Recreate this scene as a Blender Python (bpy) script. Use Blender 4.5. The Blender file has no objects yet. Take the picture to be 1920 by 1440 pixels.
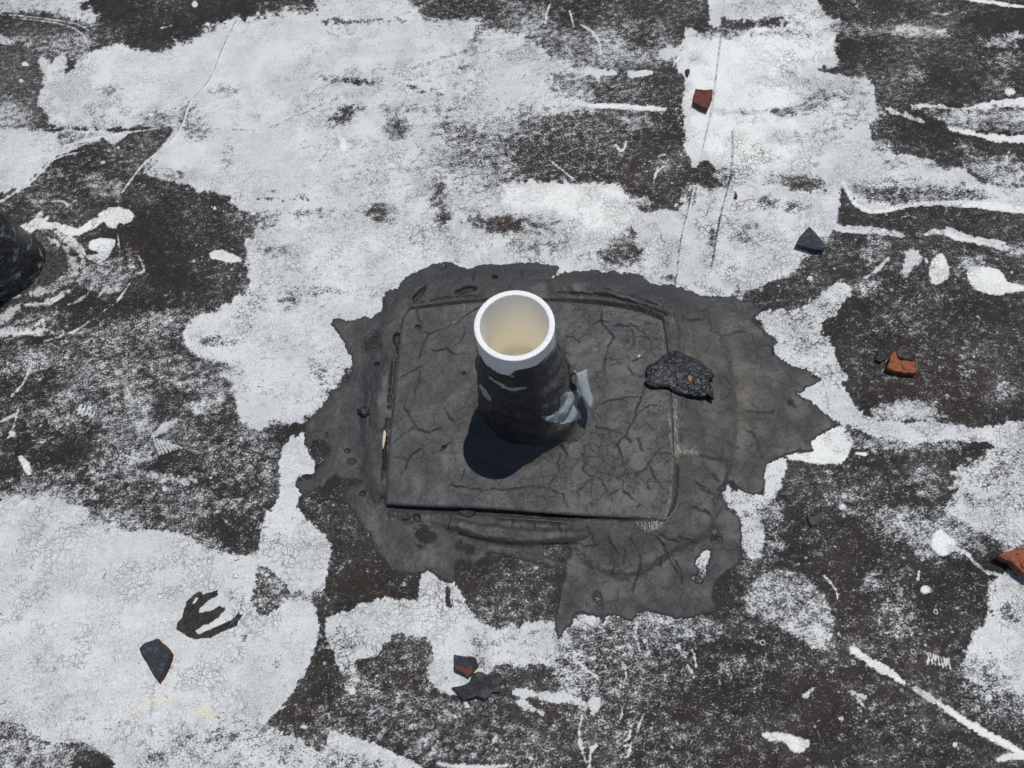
import bpy, bmesh, math, random
import numpy as np
from mathutils import Matrix, Vector

# ------------------------------------------------------------------ camera, sky, sun, exposure
FPX, CX, CY = 1380.0, 960.0, 720.0           # lens of the phone, in pixels of the 1920 px wide photograph
_n = np.array([90.0, -650.0, -FPX]); ZC = -_n / np.linalg.norm(_n)
_f = np.array([0, 0, -1.0]); YC = _f - _f.dot(ZC) * ZC; YC /= np.linalg.norm(YC); XC = np.cross(YC, ZC)
WM = np.array([XC, YC, ZC])                  # camera axes -> world axes
H = 0.94846                                  # height of the phone above the roof (m)
def _ray(u, v):
    return WM @ np.array([u - CX, -(v - CY), -FPX])
_r = _ray(983, 775); FOOT = (_r * (-H / _r[2]))[:2]      # the pipe's foot is the origin of the world
def G(u, v, z=0.0):
    """survey: the point of the roof (at height z) seen at photo pixel (u, v)"""
    r = _ray(u, v); t = (z - H) / r[2]
    return Vector((r[0] * t - FOOT[0], r[1] * t - FOOT[1], z))
def PX(x, y, z=0.0):
    """vectorised inverse: roof point -> survey coordinates"""
    X = np.asarray(x) + FOOT[0]; Y = np.asarray(y) + FOOT[1]; Z = z - H
    c = [WM[0][i] * X + WM[1][i] * Y + WM[2][i] * Z for i in range(3)]
    return CX + FPX * c[0] / -c[2], CY - FPX * c[1] / -c[2]

scene = bpy.context.scene
cam_d = bpy.data.cameras.new('camera'); cam = bpy.data.objects.new('camera', cam_d)
scene.collection.objects.link(cam); scene.camera = cam
cam_d.sensor_width = 36; cam_d.lens = 36 * FPX / 1920; cam_d.clip_start = 0.02; cam_d.clip_end = 200
M = Matrix.Identity(4)
for i in range(3):
    for j in range(3): M[i][j] = WM[i][j]
M[0][3], M[1][3], M[2][3] = -FOOT[0], -FOOT[1], H
cam.matrix_world = M

SUN_EL, SUN_AZ = math.radians(74.0), math.radians(48.0)  # azimuth counted from +x towards +y
world = bpy.data.worlds.new('World'); scene.world = world; world.use_nodes = True
wn = world.node_tree.nodes; wl = world.node_tree.links
sky = wn.new('ShaderNodeTexSky'); sky.sky_type = 'NISHITA'; sky.sun_disc = False
sky.sun_elevation = SUN_EL; sky.sun_rotation = math.pi / 2 - SUN_AZ
sky.altitude = 100; sky.air_density = 1.0; sky.dust_density = 0.6
bg = wn['Background']; bg.inputs['Strength'].default_value = 0.075
wl.new(sky.outputs['Color'], bg.inputs['Color'])
sd = bpy.data.lights.new('sun', 'SUN'); sun = bpy.data.objects.new('sun', sd); scene.collection.objects.link(sun)
sd.energy = 3.3; sd.angle = math.radians(0.5); sd.color = (1.0, 0.965, 0.91)
sv = Vector((math.cos(SUN_EL) * math.cos(SUN_AZ), math.cos(SUN_EL) * math.sin(SUN_AZ), math.sin(SUN_EL)))
sun.rotation_euler = sv.to_track_quat('Z', 'Y').to_euler(); sun.location = sv * 5
scene.view_settings.view_transform = 'Standard'; scene.view_settings.look = 'None'
scene.cycles.max_bounces = 14; scene.cycles.diffuse_bounces = 12; scene.cycles.glossy_bounces = 2
scene.view_settings.exposure = 0; scene.view_settings.gamma = 1

# ------------------------------------------------------------------ numpy helpers
rng = np.random.RandomState(7)
_LAT = rng.rand(512, 512).astype(np.float32)
def vnoise(x, y, s, seed=0):
    """smooth value noise, 0..1, feature size s"""
    x = np.asarray(x, np.float32) / s + 17.3 * seed + 200; y = np.asarray(y, np.float32) / s + 9.1 * seed + 200
    xi = np.floor(x).astype(int); yi = np.floor(y).astype(int); fx = x - xi; fy = y - yi
    fx = fx * fx * (3 - 2 * fx); fy = fy * fy * (3 - 2 * fy)
    a = _LAT[xi & 511, yi & 511]; b = _LAT[(xi + 1) & 511, yi & 511]
    c = _LAT[xi & 511, (yi + 1) & 511]; d = _LAT[(xi + 1) & 511, (yi + 1) & 511]
    return (a * (1 - fx) + b * fx) * (1 - fy) + (c * (1 - fx) + d * fx) * fy
def fbm(x, y, s, oct=4, seed=0, g=0.55):
    t = 0; a = 1; n = 0
    for k in range(oct):
        t = t + a * vnoise(x, y, s / 2.03 ** k, seed + 3 * k); n += a; a *= g
    return t / n
def sstep(a, b, x):
    t = np.clip((x - a) / (b - a), 0, 1); return t * t * (3 - 2 * t)
def seg_d2(x, y, a, b):
    dx, dy = b[0] - a[0], b[1] - a[1]; L = dx * dx + dy * dy + 1e-9
    t = np.clip(((x - a[0]) * dx + (y - a[1]) * dy) / L, 0, 1)
    return (x - a[0] - t * dx) ** 2 + (y - a[1] - t * dy) ** 2
def poly_sdf(x, y, pts):
    """signed distance, positive inside"""
    d = np.full(x.shape, 1e12, np.float32); ins = np.zeros(x.shape, bool); n = len(pts)
    for i in range(n):
        a, b = pts[i], pts[(i + 1) % n]
        d = np.minimum(d, seg_d2(x, y, a, b))
        if a[1] != b[1]:
            c = ((a[1] > y) != (b[1] > y)) & (x < (b[0] - a[0]) * (y - a[1]) / (b[1] - a[1]) + a[0])
            ins ^= c
    return np.where(ins, 1, -1) * np.sqrt(d)
def smooth_pts(p, closed=False, n=4):
    """Catmull-Rom through the points"""
    p = [np.array(q, float) for q in p]; m = len(p); out = []
    for i in range(m if closed else m - 1):
        p0 = p[i - 1] if (closed or i > 0) else p[i]; p1 = p[i]; p2 = p[(i + 1) % m]
        p3 = p[(i + 2) % m] if (closed or i + 2 < m) else p2
        for k in range(n):
            t = k / n
            out.append(0.5 * ((2 * p1) + (-p0 + p2) * t + (2 * p0 - 5 * p1 + 4 * p2 - p3) * t * t + (-p0 + 3 * p1 - 3 * p2 + p3) * t ** 3))
    if not closed: out.append(p[-1])
    return out
def jag(pts, amp=1.6, seed=0):
    """a crack: the traced line broken up by midpoint displacement"""
    r = random.Random(int(pts[0][0] * 7 + pts[0][1] * 13 + seed)); p = [tuple(q[:2]) for q in pts]
    for lev in range(3):
        o = [p[0]]
        for a, b in zip(p, p[1:]):
            L = math.hypot(b[0] - a[0], b[1] - a[1])
            if L > 3:
                k = min(amp, L * .18) * r.uniform(-1, 1); o.append(((a[0] + b[0]) / 2 - (b[1] - a[1]) / L * k, (a[1] + b[1]) / 2 + (b[0] - a[0]) / L * k))
            o.append(b)
        p = o
    return p
class Field:
    """values on survey points, painted by shapes"""
    def __init__(s, u, v, wr):
        s.u, s.v = u.astype(np.float32), v.astype(np.float32); s.wr = wr + .75 * (fbm(u, v, 9, 4, 44, .7) - .5)
    def _box(s, lo, hi, m):
        return np.nonzero((s.u > lo[0] - m) & (s.u < hi[0] + m) & (s.v > lo[1] - m) & (s.v < hi[1] + m))[0]
    def mask_poly(s, pts, soft, rough):
        a = np.array(pts, float); i = s._box(a.min(0), a.max(0), soft + rough + 4)
        if not len(i): return i, np.zeros(0, np.float32)
        d = poly_sdf(s.u[i], s.v[i], pts)
        if rough: d = d + (s.wr[i] - 0.5) * 3.6 * rough
        return i, sstep(-soft, soft, d)
    def mask_line(s, pts, w, soft, rough):
        a = np.array([q[:2] for q in pts], float); i = s._box(a.min(0), a.max(0), w + soft + rough + 4)
        if not len(i): return i, np.zeros(0, np.float32)
        x, y = s.u[i], s.v[i]; best = np.full(x.shape, 1e9, np.float32); n = len(pts)
        for k in range(n - 1):
            wk = w * (0.55 + 0.45 * math.sin(math.pi * (k + 0.7) / (n - 0.6)))
            best = np.minimum(best, np.sqrt(seg_d2(x, y, pts[k], pts[k + 1])) - wk / 2)
        d = -best
        if rough: d = d + (s.wr[i] - 0.5) * 3.6 * rough
        return i, sstep(-soft, soft, d)
    def mask_ell(s, cx, cy, rx, ry, rot, soft, rough):
        R = max(rx, ry) * (1 + soft) + rough * 3; i = s._box((cx, cy), (cx, cy), R)
        c, sn = math.cos(rot), math.sin(rot); x = s.u[i] - cx; y = s.v[i] - cy
        d = np.sqrt(((x * c + y * sn) / rx) ** 2 + ((-x * sn + y * c) / ry) ** 2)
        d = d + (s.wr[i] - 0.5) * 2.6 * rough / min(rx, ry)
        return i, sstep(1 + soft, 1 - soft, d)

# ------------------------------------------------------------------ scene helpers
COL = scene.collection
def tag(o, label=None, cat=None, group=None, kind=None):
    for k, v in (('label', label), ('category', cat), ('group', group), ('kind', kind)):
        if v: o[k] = v
    return o
def empty(name, loc=(0, 0, 0)):
    o = bpy.data.objects.new(name, None); COL.objects.link(o); o.location = loc; o.empty_display_size = 0.02
    return o
def link_mesh(name, me, mat, parent=None, loc=None):
    o = bpy.data.objects.new(name, me); COL.objects.link(o)
    if mat: me.materials.append(mat)
    if parent is not None:
        o.parent = parent; o.location = -Vector(parent.location)
    if loc is not None: o.location = loc
    return o
def np_mesh(name, co, quads, smooth=True):
    me = bpy.data.meshes.new(name); co = np.asarray(co, np.float32); quads = np.asarray(quads, np.int32)
    me.vertices.add(len(co)); me.vertices.foreach_set('co', co.ravel())
    k = quads.shape[1]
    me.loops.add(quads.size); me.loops.foreach_set('vertex_index', quads.ravel())
    me.polygons.add(len(quads)); me.polygons.foreach_set('loop_start', np.arange(0, quads.size, k, dtype=np.int32))
    me.polygons.foreach_set('loop_total', np.full(len(quads), k, np.int32))
    me.polygons.foreach_set('use_smooth', np.full(len(quads), smooth, bool))
    me.update(calc_edges=True); me.validate()
    return me
def set_attr(me, name, rgba):
    a = me.attributes.new(name, 'FLOAT_COLOR', 'POINT'); a.data.foreach_set('color', np.asarray(rgba, np.float32).ravel())
def grid_quads(nx, ny, keep=None):
    i = np.arange(nx * ny).reshape(ny, nx)
    q = np.stack([i[:-1, :-1], i[:-1, 1:], i[1:, 1:], i[1:, :-1]], -1).reshape(-1, 4)
    return q if keep is None else q[keep[q].any(1)]

# ------------------------------------------------------------------ node helper
class NT:
    def __init__(s, name):
        s.m = bpy.data.materials.new(name); s.m.use_nodes = True; s.t = s.m.node_tree
        s.b = s.t.nodes['Principled BSDF']; s.obj = s.n('ShaderNodeTexCoord').outputs['Object']
    def n(s, typ, **kw):
        nd = s.t.nodes.new(typ)
        for k, v in kw.items(): setattr(nd, k, v)
        return nd
    def put(s, sock, v):
        if isinstance(v, bpy.types.NodeSocket): s.t.links.new(v, sock)
        elif v is not None: sock.default_value = v
    def math(s, op, a, b=None, c=None, clamp=False):
        nd = s.n('ShaderNodeMath', operation=op, use_clamp=clamp); s.put(nd.inputs[0], a); s.put(nd.inputs[1], b); s.put(nd.inputs[2], c)
        return nd.outputs[0]
    def ramp(s, x, lo, hi, a=0.0, b=1.0, smooth=True):
        nd = s.n('ShaderNodeMapRange', interpolation_type='SMOOTHSTEP' if smooth else 'LINEAR')
        for k, v in zip(('Value', 'From Min', 'From Max', 'To Min', 'To Max'), (x, lo, hi, a, b)): s.put(nd.inputs[k], v)
        return nd.outputs[0]
    def noise(s, scale, detail=3, rough=0.55, vec=None, dist=0.0):
        nd = s.n('ShaderNodeTexNoise'); s.put(nd.inputs['Vector'], vec or s.obj)
        nd.inputs['Scale'].default_value = scale; nd.inputs['Detail'].default_value = detail
        nd.inputs['Roughness'].default_value = rough; nd.inputs['Distortion'].default_value = dist
        return nd.outputs['Fac']
    def voro(s, scale, feature='F1', vec=None, rand=1.0):
        nd = s.n('ShaderNodeTexVoronoi', feature=feature); s.put(nd.inputs['Vector'], vec or s.obj)
        nd.inputs['Scale'].default_value = scale; nd.inputs['Randomness'].default_value = rand
        return nd
    def warp(s, amt, scale, vec=None, detail=2):
        nd = s.n('ShaderNodeTexNoise'); s.put(nd.inputs['Vector'], vec or s.obj); nd.inputs['Scale'].default_value = scale; nd.inputs['Detail'].default_value = detail
        sub = s.n('ShaderNodeVectorMath', operation='SUBTRACT'); s.t.links.new(nd.outputs['Color'], sub.inputs[0]); sub.inputs[1].default_value = (.5, .5, .5)
        sc = s.n('ShaderNodeVectorMath', operation='SCALE'); s.t.links.new(sub.outputs[0], sc.inputs[0]); sc.inputs['Scale'].default_value = amt
        ad = s.n('ShaderNodeVectorMath', operation='ADD'); s.t.links.new(sc.outputs[0], ad.inputs[0]); s.put(ad.inputs[1], vec or s.obj)
        return ad.outputs[0]
    def stretch(s, sx, sy, sz=1.0, rot=0.0, vec=None):
        nd = s.n('ShaderNodeMapping'); s.put(nd.inputs['Vector'], vec or s.obj)
        nd.inputs['Rotation'].default_value = (0, 0, rot); nd.inputs['Scale'].default_value = (sx, sy, sz)
        return nd.outputs[0]
    def mix(s, f, a, b):
        nd = s.n('ShaderNodeMix', data_type='RGBA'); s.put(nd.inputs[0], f)
        s.put(nd.inputs[6], (*a, 1) if isinstance(a, tuple) else a); s.put(nd.inputs[7], (*b, 1) if isinstance(b, tuple) else b)
        return nd.outputs[2]
    def attr(s, name):
        nd = s.n('ShaderNodeAttribute', attribute_name=name); sp = s.n('ShaderNodeSeparateColor')
        s.t.links.new(nd.outputs['Color'], sp.inputs[0]); return (*sp.outputs, nd.outputs['Alpha'])
    def bump(s, h, dist, strength=1.0, prev=None):
        nd = s.n('ShaderNodeBump'); nd.inputs['Strength'].default_value = strength; nd.inputs['Distance'].default_value = dist
        s.put(nd.inputs['Height'], h)
        if prev: s.put(nd.inputs['Normal'], prev)
        return nd.outputs[0]
    def done(s, col, rough, normal=None, spec=None):
        s.put(s.b.inputs['Base Color'], (*col, 1) if isinstance(col, tuple) else col); s.put(s.b.inputs['Roughness'], rough)
        if normal: s.put(s.b.inputs['Normal'], normal)
        if spec is not None: s.put(s.b.inputs['Specular IOR Level'], spec)
        return s.m

# ------------------------------------------------------------------ materials
def mat_roof():
    m = NT('weathered_roof_coating'); mul = lambda a, b: m.math('MULTIPLY', a, b)
    AX1, AX2, AX3, AX4 = m.attr('wear'); AY1, AY2, AY3, AY4 = m.attr('dirt')
    C, F, B, K = m.attr('paint')             # coverage, grey film, brown stain, crack strength
    grain = m.stretch(0.88, 1.12, 1, rot=math.radians(-8))
    n1 = m.noise(380, 4, 0.78, grain); n2 = m.noise(95, 1, 0.6, grain); n3 = m.noise(1300, 1, 0.5)
    n = m.math('ADD', m.math('ADD', mul(n1, 0.62), mul(n2, 0.26)), mul(n3, 0.12))
    t = m.math('ADD', m.math('SUBTRACT', C, 0.5), mul(m.math('SUBTRACT', n, 0.5), 4.1))
    mask = m.ramp(t, -0.27, 0.25)
    # dots and little rings of spilt paint
    def dots(scale, r0, thr, ring=False, seed=0.0):
        mp = m.n('ShaderNodeMapping'); m.put(mp.inputs[0], m.obj); mp.inputs['Location'].default_value = (seed, seed * 1.7, 0)
        w = m.warp(0.004, 120, mp.outputs[0], 0)
        v = m.voro(scale, 'F1', w); sp = m.n('ShaderNodeSeparateColor'); m.t.links.new(v.outputs['Color'], sp.inputs[0])
        on = m.math('LESS_THAN', sp.outputs[0], thr); r = m.ramp(sp.outputs[1], 0, 1, r0 * 0.35, r0)
        d = v.outputs['Distance']
        if ring:
            k = m.ramp(m.math('ABSOLUTE', m.math('SUBTRACT', d, r)), 0.02, 0.07, 1, 0)
        else:
            k = m.ramp(m.math('SUBTRACT', d, r), -0.03, 0.04, 1, 0)
        return mul(k, on)
    spread = AX1
    d1 = mul(dots(240, 0.20, 0.36), spread); d2 = dots(85, 0.16, 0.22, seed=3.1); d3 = mul(dots(70, 0.22, 0.16, True, 5.3), spread)
    d4 = mul(dots(420, 0.24, 0.30, seed=8.2), m.ramp(AX1, 0, 1, 1, 0.25))
    open_ = m.ramp(C, -0.15, 0.12)
    d = mul(m.math('MAXIMUM', m.math('MAXIMUM', d1, d2), m.math('MAXIMUM', d3, d4)), mul(open_, 0.66))
    # fine craquelure of the coating and alligator cracks of the felt
    w = m.warp(0.008, 130, m.warp(0.03, 20, detail=1)); e1 = m.voro(125, 'DISTANCE_TO_EDGE', w).outputs['Distance']
    e2 = m.voro(310, 'DISTANCE_TO_EDGE', w).outputs['Distance']
    e3 = m.voro(66, 'DISTANCE_TO_EDGE', w).outputs['Distance']
    km = AX2; km2 = AX3
    Kc = m.ramp(K, 0.0, 1.0, smooth=False)
    cr = mul(m.ramp(e1, 0.0, 0.085, 1, 0), mul(m.ramp(km, 0, 1, 0.35, 1), m.ramp(km2, 0, 1, 0.15, 1)))
    cr2 = mul(m.ramp(e2, 0.0, 0.13, 1, 0), mul(AY3, 0.6))
    cr3 = mul(m.ramp(e3, 0.0, 0.04, 1, 0), mul(km, m.ramp(km2, 0, 1, .2, .9)))
    crack = m.math('MAXIMUM', m.math('MAXIMUM', cr, cr2), cr3)
    crw = mul(crack, m.ramp(K, 0, 1, 0.15, 0.95, False))
    # colours
    fresh = m.ramp(C, 1.02, 1.2)
    wvar = AX4; wfine = m.noise(700, 2, 0.5)
    streak = m.noise(60, 2, .6, m.stretch(.14, 3.2, 1, rot=math.radians(-6)))
    wa = m.mix(m.ramp(m.math('ADD', mul(wvar, .6), mul(streak, .4)), 0.36, 0.62), (0.575, 0.59, 0.595), (0.665, 0.675, 0.668))
    white = m.mix(fresh, wa, (0.775, 0.78, 0.755))
    white = m.mix(m.ramp(wfine, 0.36, 0.60, 0.34, 0), white, (0.22, 0.22, 0.22))
    dk = m.mix(AY1, (0.0158, 0.0132, 0.0122), (0.0142, 0.0137, 0.0128))
    dk = m.mix(mul(AY2, .45), dk, (0.036, 0.032, 0.030))
    dk = m.mix(m.ramp(m.noise(900, 2, 0.6), 0.55, 0.75, 0, 0.35), dk, (0.08, 0.076, 0.074))
    dk = m.mix(mul(m.ramp(B, 0, 1), 0.45), dk, (0.040, 0.026, 0.019))
    film = mul(F, m.ramp(m.noise(170, 4, 0.75), 0.38, 0.62))
    dk = m.mix(mul(film, .8), dk, (0.17, 0.162, 0.155))
    col = m.mix(m.math('MAXIMUM', mask, d), dk, m.mix(mul(m.ramp(B, 1.1, 2), 0.6), white, (0.68, 0.64, 0.42)))
    cd = mul(crw, m.ramp(mask, 0, 1, 0.75, 0.85))
    col = m.mix(cd, col, m.mix(m.ramp(C, -.25, -.15), (0.16, 0.16, 0.16), (0.012, 0.011, 0.011)))
    h = m.math('ADD', m.math('ADD', mul(m.ramp(t, -0.15, 0.15), 0.5), mul(m.ramp(e1, 0, .085, -.7, 0), mul(km2, K))), mul(n1, 0.6))
    nrm = m.bump(h, 0.0007, 0.85); nrm = m.bump(m.noise(38, 2, 0.6), 0.004, 0.6, nrm)
    return m.done(col, m.ramp(mask, 0, 1, 0.75, 0.6), nrm, 0.18)
def mat_tar(name='roof_cement', attr=True, dark=1.0, scale=1.0, rough=0.55):
    m = NT(name); mul = lambda a, b: m.math('MULTIPLY', a, b)
    if attr: D, E, T, A = m.attr('tar')      # dark cracks and painted shade, exposed fibre, tan dust, alligator strength
    n = m.noise(18 * scale, 4, 0.6); fine = m.noise(700, 3, 0.65)
    a = tuple(dark * c for c in (0.031, 0.0325, 0.035)); b = tuple(dark * c for c in (0.056, 0.0555, 0.0545))
    col = m.mix(m.ramp(n, 0.32, 0.68), a, b)
    col = m.mix(m.ramp(fine, 0.40, 0.62, 0, 0.4), col, tuple(dark * c for c in (0.088, 0.087, 0.085)))
    col = m.mix(m.ramp(m.noise(260, 2, 0.7), 0.64, 0.80, 0, 0.4), col, tuple(dark * c for c in (0.14, 0.135, 0.13)))
    w = m.warp(0.010, 90, m.warp(0.03, 12)); e = m.voro(62, 'DISTANCE_TO_EDGE', w).outputs['Distance']
    e2 = m.voro(150, 'DISTANCE_TO_EDGE', w).outputs['Distance']
    k = mul(m.ramp(e, 0.0, 0.035, 1, 0), m.ramp(m.noise(30, 3, 0.7), 0.46, 0.56))
    k2 = mul(m.ramp(e2, 0.0, 0.06, 1, 0), m.ramp(m.noise(50, 3, 0.7), 0.50, 0.60, 0, 0.8))
    cr = m.math('MAXIMUM', k, mul(k2, .7)); cr = mul(cr, .8)
    if attr:
        cr = mul(cr, A)
        col = m.mix(mul(T, m.ramp(m.noise(120, 4, 0.7), 0.3, 0.7, 0.3, 0.9)), col, (0.115, 0.098, 0.070))
        st = m.noise(520, 3, 0.6, m.stretch(2.2, 0.25, 1, rot=math.radians(12)))
        col = m.mix(mul(E, m.ramp(st, 0.46, 0.60)), col, (0.36, 0.31, 0.23))
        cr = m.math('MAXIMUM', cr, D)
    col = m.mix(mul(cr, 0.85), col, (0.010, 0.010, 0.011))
    h = m.math('ADD', mul(cr, -1.0), mul(fine, 0.6))
    nrm = m.bump(h, 0.0009, 0.8); nrm = m.bump(m.noise(45, 3, 0.5), 0.006, 0.55, nrm)
    return m.done(col, m.ramp(m.noise(30, 2, .5), .35, .65, .45, .65), nrm, 0.35)
def mat_rock(name, c1, c2, c3=None, s=300, rough=0.8, bump=0.002):
    m = NT(name)
    n = m.noise(s, 5, 0.7); col = m.mix(m.ramp(n, 0.35, 0.65), c1, c2)
    if c3: col = m.mix(m.ramp(m.noise(s * 0.28, 4, 0.7), 0.52, 0.60), col, c3)
    col = m.mix(m.ramp(m.noise(s * 3, 2, 0.6), 0.58, 0.70, 0, 0.6), col, tuple(min(1, c * 2.2 + 0.01) for c in c2))
    return m.done(col, rough, m.bump(m.noise(s * 0.7, 6, 0.7), bump, 0.8), 0.35)
def mat_wrap():
    m = NT('tarred_fabric'); mul = lambda a, b: m.math('MULTIPLY', a, b)
    P, S, D, _ = m.attr('wrap')              # bare patch, painted sunlit flank, fold
    col = m.mix(m.ramp(m.noise(60, 4, 0.6), 0.35, 0.65), (0.009, 0.009, 0.010), (0.018, 0.018, 0.018))
    col = m.mix(mul(S, m.ramp(m.noise(200, 4, 0.7, m.stretch(1, 1, 0.3)), 0.3, 0.62, 0.35, 1)), col, (0.085, 0.082, 0.079))
    edge = m.noise(420, 4, 0.7, m.stretch(1, 1, 0.35))
    pm = m.ramp(m.math('ADD', P, mul(m.math('SUBTRACT', edge, 0.5), 0.9)), 0.45, 0.58)
    met = m.mix(m.ramp(m.noise(90, 4, 0.6, m.stretch(1, 1, 0.25)), 0.3, 0.7), (0.26, 0.29, 0.29), (0.40, 0.43, 0.43))
    col = m.mix(pm, col, met)
    nrm = m.bump(m.noise(300, 4, 0.6, m.stretch(1, 1, 0.4)), 0.0012, 0.6); nrm = m.bump(m.noise(50, 3, 0.5), 0.004, 0.35, nrm)
    return m.done(col, m.ramp(pm, 0, 1, 0.42, 0.5), nrm, 0.5)
def translucent(m, c, f):
    tr = m.n('ShaderNodeBsdfTranslucent'); tr.inputs['Color'].default_value = (*c, 1); mx = m.n('ShaderNodeMixShader'); mx.inputs[0].default_value = f
    m.t.links.new(m.b.outputs[0], mx.inputs[1]); m.t.links.new(tr.outputs[0], mx.inputs[2]); m.t.links.new(mx.outputs[0], m.t.nodes['Material Output'].inputs[0]); return m.m
def mat_pvc():
    m = NT('white_pvc')
    col = m.mix(m.ramp(m.noise(30, 4, 0.6), 0.4, 0.7), (0.80, 0.81, 0.82), (0.74, 0.75, 0.76))
    col = m.mix(m.ramp(m.noise(260, 3, 0.6), 0.68, 0.74, 0, 0.8), col, (0.35, 0.34, 0.32))
    m.done(col, 0.33, m.bump(m.noise(120, 3, 0.6), 0.0004, 0.5), 0.5); return translucent(m, (.95, .92, .84), .20)
def mat_bore():
    m = NT('stained_pipe_bore')
    z = m.n('ShaderNodeSeparateXYZ'); m.t.links.new(m.obj, z.inputs[0])
    st = m.ramp(m.noise(14, 4, 0.6, m.stretch(1, 1, 0.25)), 0.3, 0.7)
    deep = m.ramp(z.outputs[2], 0.25, 0.13)
    col = m.mix(m.math('MULTIPLY', deep, m.ramp(st, 0, 1, 0.7, 1)), (0.95, 0.94, 0.90), (0.96, 0.915, 0.81))
    col = m.mix(m.ramp(m.noise(420, 3, 0.7), 0.68, 0.76, 0, 0.5), col, (0.35, 0.26, 0.14))
    m.done(col, 0.4, m.bump(m.noise(150, 3, 0.6), 0.0003, 0.5), 0.4); return translucent(m, (.97, .93, .82), .10)

MROOF = mat_roof(); MTAR = mat_tar(); MPATCH = mat_tar('thin_roof_cement', dark=.76); MWRAP = mat_wrap(); MPVC = mat_pvc(); MBORE = mat_bore()
MRUST = mat_rock('rust_brown_clay', (0.085, 0.026, 0.016), (0.13, 0.042, 0.026), (0.05, 0.02, 0.015), 260)
MORANGE = mat_rock('orange_clay', (0.17, 0.048, 0.021), (0.31, 0.10, 0.045), (0.07, 0.022, 0.013), 520)
MSLATE = mat_rock('tarred_clay', (0.012, 0.014, 0.018), (0.034, 0.040, 0.050), (0.055, 0.066, 0.078), 420, 0.5, .003)
MCHAR = mat_rock('old_tar_crust', (0.010, 0.010, 0.011), (0.030, 0.031, 0.034), (0.055, 0.055, 0.058), 200, 0.5, 0.004)
MTAN = mat_rock('tan_clay', (.20, .09, .045), (.32, .17, .09), None, 500)
MWOOD = mat_rock('pale_wood', (0.42, 0.34, 0.24), (0.58, 0.50, 0.38), None, 500, 0.7, 0.0005)

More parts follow.
